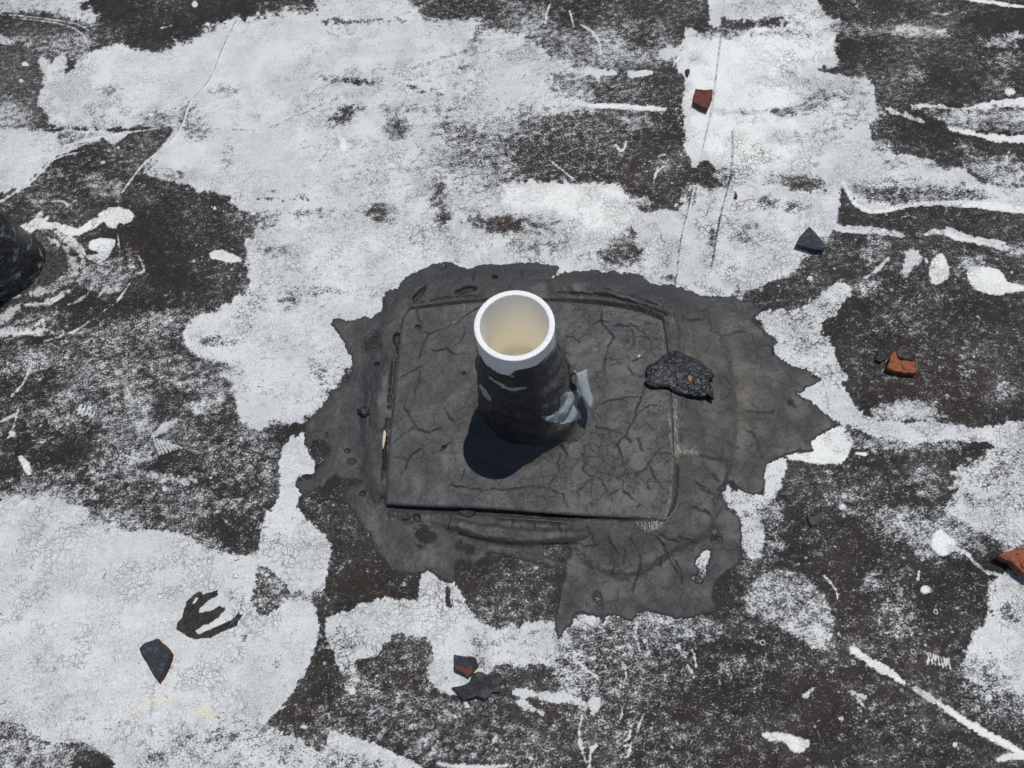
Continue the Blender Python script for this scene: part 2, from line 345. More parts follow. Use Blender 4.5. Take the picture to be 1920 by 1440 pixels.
# ------------------------------------------------------------------ the roof: what is painted where
def paint_roof(u, v):
    wr = .7 * fbm(u, v, 26, 5, 1, 0.68) + .3 * fbm(u, v, 6, 3, 2, .7); F = Field(u, v, wr)
    lowf = fbm(u, v, 130, 3, 5); midf = fbm(u * 0.6, v, 40, 4, 6, 0.6)
    C = 0.04 + 0.45 * (midf - 0.5) + 0.45 * (lowf - 0.5)
    FI = 0.06 + 0.36 * sstep(0.40, 0.75, .5 * midf + .5 * lowf) * np.ones_like(u); BR = 0.75 * sstep(0.52, 0.72, fbm(u, v, 170, 3, 9)); K = np.full_like(u, 0.65)
    A = dict(C=C, F=FI, B=BR, K=K)
    def put(ch, i, k, val): A[ch][i] = A[ch][i] * (1 - k) + val * k
    def P(pts, val, soft=2, rough=4, ch='C', keep=0.0, sm=True):
        p = smooth_pts(pts, True, 3) if sm and len(pts) > 4 else pts
        i, k = F.mask_poly(p, soft, rough)
        vv = val + (keep * (midf[i] - 0.5) if keep else 0)
        A[ch][i] = A[ch][i] * (1 - k) + vv * k
    def S(pts, w, val=1.1, soft=1.5, rough=2, ch='C'):
        i, k = F.mask_line(smooth_pts(pts) if len(pts) > 2 else pts, w, soft, rough); put(ch, i, k, val)
    def E(cx, cy, rx, ry, val, rot=0, soft=0.5, rough=6, ch='C'):
        if soft > .4: soft = .85; rough = max(rough, 10)
        i, k = F.mask_ell(cx, cy, rx, ry, math.radians(rot), soft, rough); put(ch, i, k, val)
    SOLID = 1.02; FRESH = 1.2; WORN = 0.86
    # speckled ground left, right and below
    P([(-200, 560), (120, 600), (340, 560), (420, 700), (540, 820), (530, 960), (300, 1000), (-200, 930)], 0.24, 40, 20, keep=0.9)
    P([(600, 1150), (1300, 1150), (1400, 1300), (1300, 1500), (560, 1500), (500, 1360)], 0.20, 30, 20, keep=0.6)
    P([(1380, 900), (1920, 950), (2100, 1500), (1300, 1500), (1350, 1200)], 0.12, 30, 20, keep=0.5)
    P([(1640, 370), (1920, 400), (2000, 760), (1650, 780), (1600, 560)], 0.10, 30, 20, keep=0.5)
    # ---- upper left sheet of coating
    P([(-250, -200), (165, -60), (160, 0), (165, 10), (185, 30), (170, 45), (120, 38), (60, 25), (-250, 35)], 0.72, 8, 14, keep=0.6)
    P([(0, 30), (60, 26), (150, 45), (165, 62), (120, 78), (30, 72), (-30, 60)], 0.10, 8, 8)
    P([(20, 68), (90, 62), (165, 70), (165, 100), (120, 112), (80, 104), (30, 90)], 0.45, 12, 12, keep=0.8)
    P([(-30, 64), (0, 65), (18, 74), (24, 84), (-30, 84)], SOLID, 2, 3)
    P([(610, -20), (812, -20), (800, 12), (790, 32), (840, 34), (900, 30), (906, 50), (890, 74), (980, 90), (1060, 120), (1060, 200), (1000, 230), (900, 330), (940, 380), (1000, 430), (1000, 520), (700, 620),
       (660, 680), (640, 710), (620, 738), (600, 762), (575, 782), (558, 796), (520, 790), (490, 805), (466, 802), (450, 775), (432, 722), (416, 700), (430, 682), (376, 670), (350, 650), (345, 622), (366, 595), (402, 580), (440, 560), (466, 538),
       (462, 500), (468, 460), (480, 430), (486, 405), (436, 386), (430, 370), (385, 356), (330, 340), (272, 322), (300, 280), (325, 244), (300, 236), (190, 240), (75, 232), (68, 205), (70, 170), (80, 140), (68, 112), (95, 113), (120, 104), (127, 130), (150, 110),
       (190, 90), (226, 82), (260, 92), (302, 98), (345, 82), (362, 86), (380, 68), (410, 52), (430, 48), (446, 36), (480, 46), (520, 48), (546, 28), (595, 22)], 0.93, 5, 6, keep=0.34)
    P([(360, 80), (450, 40), (600, 25), (780, 40), (870, 60), (870, 150), (600, 140), (560, 330), (440, 350), (300, 310), (350, 230), (300, 220), (130, 220), (100, 160), (200, 110), (300, 120)], 1.03, 22, 18)
    P([(890, 74), (980, 90), (1060, 110), (1100, 170), (1060, 200), (900, 195), (800, 170), (800, 110)], 0.86, 20, 10, keep=0.5)
    # worn dark places of that sheet
    for e in [(745, 240, 26, 22, .30), (838, 238, 24, 22, .36), (652, 212, 34, 12, .20, -25), (775, 205, 60, 9, .55), (884, 272, 34, 18, .42), (903, 322, 44, 32, .48), (822, 350, 15, 32, .22), (712, 400, 30, 16, .28, 10),
              (832, 406, 14, 20, .24), (938, 418, 52, 14, .16, 4), (1015, 420, 26, 13, .45), (985, 462, 55, 8, .35), (665, 152, 36, 6, .25, 6), (785, 167, 24, 6, .30, 15), (905, 60, 14, 22, .45), (880, 128, 40, 10, .55), (208, 168, 24, 8, .5, -15),
              (350, 210, 26, 22, .55), (415, 172, 26, 9, .62), (300, 222, 40, 16, .5), (365, 245, 24, 14, .45), (428, 290, 14, 20, .62), (480, 560, 22, 22, .62), (545, 562, 20, 16, .45), (590, 545, 50, 8, .6), (600, 700, 26, 16, .50, 50), (620, 740, 22, 14, .45, 50),
              (455, 600, 18, 36, .70), (520, 640, 40, 18, .78), (700, 545, 40, 14, .8), (500, 420, 24, 16, .55), (510, 470, 26, 10, .55), (670, 268, 40, 12, .7), (700, 330, 60, 25, .76), (300, 320, 30, 8, .6), (330, 330, 26, 8, .5), (590, 400, 50, 7, .5, 3), (460, 405, 40, 9, .35, 5),
              (850, 300, 60, 40, .62), (780, 320, 40, 20, .72), (640, 60, 26, 14, .74), (735, 38, 34, 3, .4), (660, 41, 36, 4, .35), (940, 360, 60, 12, .62), (905, 395, 36, 12, .6), (990, 250, 40, 30, .6), (505, 360, 24, 3, .45), (500, 372, 30, 3, .4)]:
        E(*e[:5], rot=e[5] if len(e) > 5 else 0)
    S([(770, 130), (830, 110), (900, 90), (960, 72)], 9, 0.62, 4, 4); S([(900, 60), (885, 90), (905, 110)], 14, 0.5, 6, 6)
    S([(505, 240), (640, 180)], 3, 0.6); S([(645, 255), (600, 300)], 3, 0.7)
    P([(634, 255), (648, 258), (655, 275), (648, 268), (660, 300), (640, 280)], FRESH, 1.5, 2)
    # dark wedges left of the seam
    P([(196, 250), (240, 246), (300, 240), (322, 244), (300, 272), (278, 294), (236, 345), (215, 372), (100, 400), (40, 372), (0, 400), (-40, 400), (60, 330), (120, 290), (160, 272)], 0.14, 3, 6, keep=0.5)
    P([(60, 200), (84, 208), (92, 232), (70, 242), (36, 236), (48, 214)], 0.05, 3, 4)
    P([(-120, 85), (25, 84), (52, 98), (75, 125), (82, 165), (66, 195), (50, 214), (20, 236), (-120, 240)], 0.15, 5, 8)
    P([(-120, 85), (60, 98), (90, 165), (60, 240), (-120, 240)], 0.65, 16, 10, 'F'); E(90, 60, 70, 20, 0.55, ch='F'); E(0, 220, 60, 26, .62)
    P([(-250, 244), (100, 246), (196, 244), (210, 252), (150, 275), (100, 300), (58, 332), (25, 356), (-250, 400)], 0.97, 2.5, 4, keep=0.25)
    P([(110, 250), (200, 252), (170, 268), (112, 272)], 0.5, 5, 8)
    P([(192, 256), (206, 248), (236, 252), (228, 262), (212, 274), (206, 268)], SOLID, 1.5, 2)
    S([(125, 273), (165, 262), (205, 254), (250, 247), (300, 240)], 5, SOLID)
    S([(-10, 385), (60, 340), (100, 300), (150, 285)], 4, 0.9)
    for q in [(47, 120, 6), (193, 304, 5), (214, 292, 5), (222, 277, 4), (205, 283, 3), (216, 298, 3)]: E(q[0], q[1], q[2], q[2] * .7, FRESH, soft=.2, rough=1)
    P([(164, 330), (190, 322), (198, 345), (200, 365), (180, 370), (164, 350)], 0.42, 3, 4); P([(205, 345), (228, 334), (240, 345), (222, 366), (208, 372)], 0.42, 3, 4)
    E(95, 328, 22, 8, .5); E(75, 375, 18, 8, .45); E(240, 300, 40, 30, .25); E(120, 380, 40, 16, .3); S([(60, 380), (120, 378), (125, 395)], 3, .8)
    # splashes round the left pipe
    P([(30, 428), (60, 414), (70, 400), (82, 394), (78, 410), (92, 404), (88, 416), (112, 420), (140, 428), (162, 420), (182, 408), (196, 412), (172, 430), (140, 440), (122, 440), (100, 428), (70, 432), (55, 440)], FRESH, 1.5, 2.5)
    P([(184, 404), (196, 394), (216, 388), (240, 394), (251, 408), (240, 418), (222, 420), (216, 428), (202, 424), (192, 412)], FRESH, 1.5, 2)
    P([(172, 450), (214, 449), (208, 472), (196, 487), (180, 492), (160, 480), (176, 478), (184, 474), (168, 466)], FRESH, 1.5, 2)
    S([(60, 436), (88, 428), (112, 436)], 5, .9, 2, 4); S([(112, 440), (132, 456), (146, 470)], 6, .75, 2, 5); S([(122, 470), (136, 488), (140, 510), (126, 524), (96, 540), (48, 552), (0, 562)], 10, .72, 3, 7)
    S([(128, 446), (150, 470), (158, 500), (150, 530)], 6, .84, 2, 4); S([(90, 446), (116, 462), (130, 486), (126, 512), (104, 530), (70, 544)], 4, .8, 2, 4); S([(180, 500), (176, 530), (158, 556), (128, 572)], 3, .8, 1.5, 3); S([(130, 546), (106, 560), (84, 568), (40, 572)], 9, 1.0, 2, 5); E(95, 500, 34, 30, -.1); S([(40, 568), (0, 600), (-60, 640)], 16, .8, 4, 5); S([(128, 440), (150, 462), (160, 480)], 5, .9)
    S([(220, 440), (224, 470), (222, 505), (206, 530), (184, 556)], 4, .9); S([(243, 530), (218, 566), (180, 592), (140, 620), (80, 640)], 2.8, .85, 1.2, 2); S([(260, 480), (270, 505), (258, 512), (240, 508)], 3.5, 1.0, 1, 1)
    E(185, 515, 45, 30, .5); E(240, 500, 26, 30, .38); E(210, 540, 26, 14, .6, -30); E(60, 605, 55, 18, .42, -20); E(30, 622, 60, 5, .9)
    S([(-10, 622), (30, 625), (80, 622)], 4, 1.1, 1, 1); S([(66, 610), (78, 600), (82, 612)], 6, .9)
    P([(394, 474), (410, 468), (432, 474), (452, 488), (440, 492), (410, 486), (396, 484)], FRESH, 1.5, 2)
    P([(458, 452), (468, 446), (480, 462), (488, 500), (490, 528), (478, 530), (470, 500)], SOLID, 2, 3)
    for e in [(60, 680, 60, 24, .55, -15), (170, 640, 60, 18, .35), (205, 700, 60, 28, .44), (300, 600, 40, 16, .5), (300, 690, 90, 20, .38), (130, 745, 30, 12, .46), (180, 770, 40, 16, .42), (270, 800, 26, 40, .6), (260, 858, 28, 12, .72), (330, 820, 60, 20, .36), (378, 762, 22, 12, .72), (370, 720, 70, 14, .45),
              (240, 720, 30, 14, .5), (310, 895, 50, 6, .75, 12), (110, 925, 50, 16, .62), (60, 905, 40, 14, .4), (480, 850, 60, 20, .30), (300, 940, 80, 20, .34), (200, 870, 40, 12, .4), (20, 770, 40, 30, .2), (420, 690, 30, 14, .5), (400, 640, 30, 10, .45), (300, 770, 16, 26, .05), (350, 960, 60, 18, .36), (240, 960, 40, 12, .4)]:
        E(*e[:5], rot=e[5] if len(e) > 5 else 0, soft=.7)
    S([(38, 858), (46, 870), (52, 886)], 14, FRESH, 1.5, 2); S([(0, 790), (30, 775), (34, 768)], 4, .9); S([(60, 680), (42, 720), (20, 742)], 3, 1); S([(32, 772), (24, 800), (14, 820)], 3, 1)
    # boot prints in the spilt paint
    for k in range(7):
        S([(288 + 6.5 * k, 830 + 2 * k - 8), (300 + 6.5 * k, 852 - 2 * k)], 3.4, 1.05, 1, .6)
    for k in range(5):
        S([(282 + 7 * k, 822 - 3 * k), (306 + 6 * k, 795 - 2 * k)], 3.2, 1.0, 1, .6)
    for k in range(5): S([(152 + 7 * k, 760 + k), (146 + 7 * k, 775 + k)], 3, .9, 1, .6)
    # ---- upper middle
    P([(812, -60), (1290, -60), (1326, 20), (1290, 60), (1275, 205), (1290, 300), (1284, 400), (1206, 396), (1150, 350), (945, 344), (930, 300), (1000, 235), (1100, 205), (1020, 170), (1060, 120), (980, 60), (905, 45), (905, 30), (795, 30)], 0.14, 12, 14, keep=0.5)
    P([(960, 30), (1150, 40), (1250, 50), (1270, 110), (1180, 125), (1060, 130), (980, 80)], 0.46, 26, 16, keep=0.7)
    P([(905, 60), (980, 72), (1050, 110), (1100, 130), (1090, 190), (1010, 195), (900, 190)], 0.90, 12, 12, keep=0.5)
    P([(1030, 130), (1230, 140), (1240, 190), (1040, 190)], 0.42, 14, 12, keep=0.7); E(1240, 150, 36, 40, .08); E(1200, 80, 22, 16, .1); E(1210, 108, 50, 14, .5)
    P([(1236, 95), (1256, 88), (1274, 90), (1270, 104), (1250, 112), (1238, 108)], 0.95, 3, 5); E(1080, 40, 50, 22, .08)
    P([(880, 200), (1040, 210), (1010, 290), (960, 345), (860, 330), (850, 240)], 0.55, 26, 14, keep=0.7)
    for e in [(1080, 240, 50, 30, .36), (1130, 260, 60, 40, .28), (1180, 225, 24, 14, .5), (960, 270, 24, 14, .3), (1000, 290, 40, 24, .16), (1080, 315, 90, 18, .2), (1030, 235, 40, 16, .25), (1250, 310, 24, 16, .4), (1060, 205, 60, 8, .7)]: E(*e[:5], soft=.7)
    S([(1010, 190), (1060, 193), (1110, 195)], 10, .86, 3, 4); S([(1105, 198), (1150, 199), (1200, 202), (1246, 204)], 10, FRESH, 1.5, 2)
    S([(1080, 136), (1110, 134), (1152, 137)], 11, .98, 2, 3); S([(1184, 140), (1220, 136)], 11, .92, 2, 3)
    S([(1088, 45), (1112, 62), (1124, 80), (1126, 100)], 4, 1); S([(1104, 128), (1118, 140), (1124, 156)], 4, 1); S([(1032, 8), (1026, 22), (1022, 44)], 4, 1.05, 1, 1); S([(1155, 272), (1162, 282), (1170, 280), (1174, 266)], 4, 1.05, 1, 1)
    S([(1226, 342), (1230, 324), (1244, 312)], 3.4, 1, 1, 1); S([(1030, 300), (1055, 320), (1082, 342)], 3, .9, 1, 1); S([(1068, 20), (1076, 50)], 3, .9, 1, 1)
    P([(936, 380), (940, 352), (958, 343), (1010, 342), (1062, 342), (1100, 346), (1150, 348), (1172, 366), (1190, 384), (1204, 400), (1286, 404), (1300, 560), (1000, 540), (900, 520), (930, 440), (900, 400)], .96, 3, 5, keep=0.4)
    P([(945, 350), (1060, 346), (1150, 354), (1180, 384), (1180, 430), (1120, 440), (1040, 400), (950, 384)], FRESH, 16, 10)
    for e in [(1176, 470, 26, 30, .25), (1182, 440, 8, 26, .3), (1130, 478, 34, 10, .4), (1010, 425, 36, 16, .5), (1030, 460, 50, 10, .5), (938, 420, 46, 15, .14), (1160, 478, 26, 22, .3), (1255, 520, 10, 6, .4), (1180, 380, 30, 8, .7)]: E(*e[:5], soft=.5)
    S([(1190, 478), (1204, 470)], 5, .0, 1, .5)
    # ---- right hand column
    P([(1326, -60), (1530, -60), (1535, 0), (1545, 40), (1555, 80), (1572, 104), (1568, 120), (1556, 128), (1532, 128), (1560, 138), (1602, 145), (1634, 155), (1638, 182), (1650, 212), (1632, 228), (1626, 240), (1640, 265), (1672, 286), (1712, 293),
       (1760, 306), (1812, 322), (1850, 345), (1930, 350), (1930, 402), (1800, 386), (1720, 386), (1660, 398), (1622, 396), (1600, 380), (1582, 345), (1574, 402), (1590, 420), (1562, 432), (1546, 472), (1524, 472), (1492, 500), (1460, 520),
       (1400, 552), (1380, 566), (1270, 560), (1284, 404), (1284, 358), (1340, 354), (1336, 312), (1320, 302), (1300, 318), (1292, 300), (1284, 258), (1282, 200), (1283, 150), (1270, 130), (1276, 92), (1290, 54), (1330, 60), (1326, 0)], 0.97, 3.5, 5, keep=0.3)
    P([(1300, 80), (1540, 20), (1560, 110), (1500, 130), (1480, 300), (1320, 290), (1290, 150)], FRESH, 14, 14)
    E(1385, 46, 78, 10, .12, -2, .4, 10); E(1352, 58, 40, 12, .15); E(1440, 40, 30, 8, .15); E(1460, 62, 60, 5, .6)
    P([(1278, 300), (1290, 296), (1300, 318), (1322, 300), (1342, 315), (1374, 322), (1370, 350), (1336, 356), (1312, 364), (1278, 356)], 0.1, 4, 6)
    P([(1340, 322), (1470, 326), (1478, 342), (1400, 354), (1372, 352)], 0.62, 5, 8, keep=.8)
    P([(1495, 330), (1560, 342), (1540, 352), (1500, 362), (1478, 360)], 0.3, 8, 10)
    P([(1580, 340), (1600, 335), (1700, 340), (1800, 350), (1850, 372), (1790, 378), (1700, 380), (1640, 382), (1606, 366)], 0.55, 8, 10, keep=.9)
    for e in [(1675, 365, 50, 12, .3), (1790, 368, 60, 8, .4), (1540, 185, 30, 16, .5, -20), (1510, 200, 30, 8, .5, -20), (1600, 175, 26, 20, .62), (1478, 137, 16, 8, .45), (1515, 150, 14, 7, .5), (1470, 258, 24, 10, .72), (1560, 240, 50, 10, .66, -15), (1600, 215, 40, 20, .66), (1440, 378, 18, 12, .45), (1490, 385, 20, 14, .4),
              (1340, 445, 12, 26, .35), (1390, 445, 22, 12, .55), (1295, 370, 10, 14, .35), (1395, 425, 24, 10, .5), (1700, 340, 60, 10, .72), (1540, 260, 30, 10, .72), (1490, 150, 60, 10, .8), (1650, 280, 20, 12, .55), (1500, 345, 26, 10, .22), (1390, 210, 90, 4, .8), (1460, 210, 40, 3, .4), (1300, 110, 20, 10, .75), (1680, 310, 20, 8, .6)]:
        E(*e[:5], rot=e[5] if len(e) > 5 else 0, soft=.6)
    P([(1586, 342), (1600, 372), (1626, 390), (1660, 392), (1720, 380), (1800, 376), (1930, 388), (1930, 402), (1800, 388), (1720, 388), (1660, 400), (1618, 398), (1592, 372), (1576, 345)], FRESH, 1.5, 2.5)
    P([(1572, 398), (1590, 384), (1620, 400), (1655, 402), (1720, 390), (1800, 392), (1930, 405), (1930, 425), (1700, 428), (1580, 424)], 0.08, 2, 4)
    S([(1555, 428), (1600, 430), (1640, 433), (1690, 441)], 13, 1.0, 2, 3)
    P([(1280, 360), (1336, 358), (1380, 350), (1470, 360), (1560, 352), (1566, 400), (1540, 470), (1450, 520), (1400, 545), (1290, 545)], 0.97, 12, 10, keep=.4)
    for e in [(1440, 378, 18, 12, .45), (1490, 388, 20, 12, .4), (1500, 348, 32, 8, .2, 8), (1336, 445, 8, 26, .3), (1390, 446, 22, 10, .55), (1395, 425, 24, 9, .5), (1296, 372, 8, 14, .35), (1410, 555, 30, 12, .1)]: E(*e[:5], rot=e[5] if len(e) > 5 else 0, soft=.6)
    # ---- far right
    P([(1738, 200), (1760, 197), (1800, 203), (1850, 192), (1890, 186), (1930, 186), (1930, 200), (1880, 202), (1820, 208), (1780, 206)], FRESH, 1.5, 3)
    P([(1745, 205), (1930, 205), (1930, 250), (1860, 245), (1800, 240), (1760, 228)], 0.42, 5, 10, keep=1.0)
    P([(1780, 243), (1812, 244), (1850, 252), (1930, 254), (1930, 268), (1880, 267), (1850, 262), (1810, 252)], FRESH, 1.5, 3)
    P([(1800, 265), (1850, 290), (1930, 300), (1930, 350), (1850, 345), (1820, 320), (1800, 290)], 0.5, 10, 10, keep=1.0); E(1780, 295, 40, 20, .1)
    S([(1664, 205), (1690, 215), (1730, 228)], 9, .85, 3, 4); S([(1712, 200), (1740, 199)], 8, .9, 2, 3); S([(1560, 50), (1640, 56), (1700, 56), (1770, 62)], 18, .45, 8, 10); E(1715, 58, 26, 8, .7)
    S([(1790, -4), (1850, 2), (1880, 8), (1930, 14)], 7, FRESH, 1.5, 2); E(1760, 60, 12, 5, .8); E(1905, 68, 14, 6, .8); E(1880, 78, 30, 8, .5); E(1880, 110, 30, 16, .4); E(1870, 160, 30, 16, .3); E(1720, 142, 20, 10, .45); E(1900, 172, 8, 5, 1.1, soft=.2); E(1600, 60, 30, 12, .36)
    S([(1736, 440), (1756, 434), (1776, 438), (1800, 447), (1850, 458), (1930, 482)], 11, FRESH, 1.5, 2.5); S([(1776, 428), (1820, 446), (1880, 456)], 8, 1.1, 1.5, 2)
    P([(1746, 500), (1756, 480), (1770, 480), (1776, 500), (1782, 518), (1768, 530), (1748, 530)], FRESH, 2, 3); E(1712, 484, 15, 16, .95, soft=.3); E(1700, 505, 9, 14, .85, soft=.4)
    P([(1812, 505), (1824, 498), (1850, 502), (1876, 510), (1890, 528), (1925, 542), (1890, 548), (1866, 554), (1834, 544), (1818, 530)], FRESH, 2, 3); E(1820, 490, 20, 14, .6); E(1895, 470, 30, 10, .5)
    P([(1630, 442), (1668, 450), (1665, 482), (1640, 498), (1610, 470)], 0.42, 6, 8, keep=.7); S([(1666, 484), (1646, 505), (1624, 520)], 9, .85, 2, 3); E(1625, 540, 22, 14, .62); E(1560, 470, 40, 24, .22)
    P([(1412, 602), (1414, 592), (1440, 582), (1462, 580), (1480, 590), (1500, 578), (1520, 566), (1555, 540), (1575, 528), (1592, 542), (1588, 562), (1570, 585), (1548, 602), (1536, 622), (1560, 650), (1576, 690), (1592, 714), (1560, 722), (1530, 708), (1490, 690), (1458, 670), (1446, 650), (1456, 640), (1434, 622), (1446, 612)], 0.84, 3, 6, keep=.6)
    P([(1424, 592), (1480, 596), (1530, 606), (1520, 620), (1450, 622)], 0.9, 8, 6); E(1500, 600, 30, 16, .6); E(1520, 640, 30, 8, .62)
    P([(1492, 734), (1520, 720), (1556, 712), (1580, 722), (1596, 745), (1614, 772), (1640, 784), (1700, 792), (1760, 790), (1830, 802), (1870, 798), (1930, 790), (1930, 860), (1872, 838), (1840, 828), (1780, 830), (1700, 836), (1640, 822), (1602, 802), (1572, 796), (1530, 764)], 1.0, 2, 5, keep=.25)
    P([(1640, 765), (1680, 748), (1730, 752), (1770, 772), (1768, 790), (1650, 790)], .62, 6, 10, keep=.8); P([(1600, 812), (1700, 830), (1790, 828), (1790, 846), (1660, 845), (1590, 835)], .5, 5, 8, keep=.8)
    P([(1516, 828), (1538, 814), (1570, 800), (1590, 806), (1596, 830), (1592, 850), (1576, 868), (1550, 870), (1520, 866), (1486, 862), (1474, 850), (1500, 848), (1524, 846)], FRESH, 1.5, 3); E(1600, 815, 12, 10, .3)
    P([(1432, 880), (1450, 862), (1474, 862), (1472, 890), (1456, 930), (1440, 940), (1434, 910)], .9, 2, 4, keep=.4); S([(1606, 850), (1622, 852)], 6, FRESH, 1, 1)
    P([(1358, 900), (1372, 918), (1400, 912), (1424, 925), (1446, 930), (1436, 960), (1430, 1000), (1432, 1040), (1410, 1048), (1392, 1020), (1384, 972), (1362, 950), (1350, 925)], .82, 3, 6, keep=.8); E(1450, 1020, 20, 26, .42); E(1450, 960, 20, 26, .45)
    P([(1300, 1036), (1320, 1028), (1336, 1040), (1332, 1070), (1312, 1090), (1300, 1076)], .9, 2, 5)
    P([(1796, 880), (1840, 858), (1862, 842), (1930, 850), (1930, 1040), (1870, 1020), (1800, 990), (1770, 960), (1790, 915)], .78, 10, 14, keep=.6)
    P([(1620, 960), (1700, 952), (1790, 970), (1860, 1010), (1870, 1050), (1800, 1050), (1700, 1040), (1640, 1000)], .44, 12, 12, keep=.8); E(1620, 920, 50, 30, .2); E(1880, 880, 20, 12, .5)
    for e in [(1590, 930, 26, 10, .55), (1730, 890, 26, 20, .42), (1740, 920, 26, 12, .5), (1600, 955, 60, 10, .35, 20), (1810, 680, 14, 50, .36), (1880, 730, 20, 20, .45), (1850, 660, 20, 20, .3)]: E(*e[:5], rot=e[5] if len(e) > 5 else 0, soft=.7)
    P([(1748, 1010), (1756, 994), (1768, 992), (1776, 1004), (1790, 1012), (1788, 1030), (1768, 1042), (1750, 1030)], FRESH, 1.5, 2.5); S([(1784, 1028), (1812, 1038), (1836, 1062), (1862, 1076), (1930, 1080)], 7, .95, 2, 3)
    P([(1862, 1090), (1880, 1076), (1930, 1080), (1930, 1330), (1880, 1300), (1830, 1290), (1808, 1250), (1826, 1190), (1856, 1150), (1852, 1120)], .90, 8, 12, keep=.5); E(1895, 1150, 22, 18, .4); E(1850, 1290, 40, 50, .5, soft=.7); E(1900, 1330, 40, 30, .4)
    P([(1392, 1122), (1412, 1092), (1442, 1070), (1500, 1072), (1530, 1100), (1558, 1140), (1566, 1180), (1562, 1214), (1528, 1214), (1496, 1196), (1460, 1172), (1412, 1150)], .50, 3, 6, keep=.5)
    P([(1392, 1122), (1442, 1070), (1500, 1072), (1558, 1140), (1562, 1214), (1496, 1196), (1412, 1150)], .6, 10, 6, 'F'); E(1535, 1195, 14, 18, .8)
    S([(1596, 1218), (1612, 1226), (1640, 1246), (1670, 1262), (1694, 1280)], 15, FRESH, 1.5, 2.5); S([(1718, 1292), (1745, 1308), (1764, 1320)], 11, .95, 2, 3); S([(1760, 1318), (1800, 1346), (1840, 1370), (1880, 1392), (1930, 1420)], 14, FRESH, 1.5, 2.5)
    P([(1426, 1376), (1450, 1372), (1480, 1378), (1500, 1384), (1518, 1388), (1512, 1404), (1498, 1412), (1480, 1404), (1470, 1390), (1444, 1388)], FRESH, 1.5, 2); S([(1872, 1424), (1900, 1418), (1940, 1420)], 12, 1.1)
    S([(1690, 1240), (1692, 1290), (1712, 1316), (1750, 1352), (1810, 1372)], 12, .8, 6, 4, 'B'); S([(1690, 1280), (1712, 1316), (1750, 1352), (1810, 1368)], 9, .6, 5, 4, 'F'); S([(1710, 1205), (1750, 1190), (1800, 1200)], 8, .5, 5, 4, 'B')
    E(1680, 1160, 40, 40, .42, 40, .8); E(1735, 1105, 9, 8, FRESH, soft=.2, rough=1); E(1640, 1090, 24, 16, .4); E(1690, 1190, 30, 26, .9, ch='B'); E(1700, 1150, 40, 50, .8, ch='B'); E(1620, 980, 60, 30, .6, ch='B')
    for k in range(7): S([(1735 + 7 * k, 1222 + 2 * k), (1742 + 6 * k, 1230 + 1.5 * k), (1741 + 7 * k, 1244 + 2 * k)], 3.4, 1.05, 1, .6)
    S([(1508, 1306), (1526, 1290)], 7, .8, 2, 3); S([(1596, 1295), (1622, 1308)], 7, .85, 2, 3); S([(1612, 1316), (1620, 1324)], 6, .9, 2, 3); S([(1545, 1078), (1566, 1104), (1572, 1120)], 4, .9, 1.5, 2); S([(1724, 1070), (1722, 1086)], 5, .9, 1, 1)
    E(1640, 1415, 40, 30, .5, 40, .7, 6, 'F')
    # ---- lower left sheet
    P([(-250, 940), (0, 936), (50, 934), (92, 932), (130, 944), (160, 956), (168, 978), (200, 990), (262, 994), (332, 1000), (360, 1012), (386, 1030), (430, 1038), (482, 1038), (490, 1002), (500, 966), (520, 944), (525, 900), (528, 850), (546, 822), (576, 810), (576, 840),
       (592, 870), (590, 892), (560, 892), (556, 912), (572, 922), (556, 950), (590, 986), (620, 1020), (616, 1060), (606, 1110), (586, 1130), (600, 1150), (600, 1190), (582, 1240), (560, 1282), (540, 1320), (502, 1358), (560, 1388), (622, 1424), (650, 1480), (240, 1480), (214, 1432), (190, 1408), (165, 1394), (92, 1392), (62, 1370), (0, 1346), (-250, 1330)], 1.02, 1.8, 5, keep=.1)
    P([(-40, 945), (120, 955), (300, 1010), (460, 1050), (470, 1130), (570, 1150), (540, 1280), (300, 1180), (100, 1200), (-40, 1180)], 1.04, 30, 12)
    P([(300, 1380), (420, 1350), (560, 1390), (640, 1440), (640, 1500), (260, 1500)], .76, 12, 12, keep=.5); P([(-20, 1270), (120, 1320), (230, 1350), (220, 1400), (90, 1385), (-20, 1345)], .94, 20, 12, keep=.3); P([(400, 1330), (500, 1345), (540, 1420), (430, 1440)], .74, 16, 10, keep=.5)
    P([(-250, 1352), (0, 1352), (60, 1376), (92, 1398), (165, 1400), (210, 1440), (230, 1500), (-250, 1500)], .46, 2, 4, keep=.6); P([(140, 1402), (200, 1416), (230, 1480), (120, 1480)], .08, 8, 6)
    E(390, 1018, 24, 8, .5); E(210, 978, 50, 14, .5); E(205, 1165, 20, 10, .75); E(520, 1245, 8, 12, .5); E(455, 1195, 12, 6, .5); E(590, 1120, 10, 10, .4)
    P([(480, 1058), (500, 1066), (528, 1084), (545, 1110), (536, 1130), (510, 1148), (486, 1152), (470, 1130), (478, 1100)], .42, 2, 4, keep=.4); E(560, 1115, 30, 4, .45)
    hand = [(345, 1145), (350, 1128), (368, 1112), (378, 1110), (380, 1116), (408, 1106), (410, 1116), (388, 1128), (376, 1140), (372, 1150), (392, 1146), (414, 1136), (424, 1142), (410, 1158), (384, 1170), (366, 1184), (372, 1190), (396, 1180), (424, 1168), (440, 1160), (452, 1140), (450, 1152), (460, 1150), (448, 1164),
            (446, 1172), (420, 1184), (396, 1196), (364, 1198), (340, 1186), (331, 1180), (332, 1168), (342, 1158)]
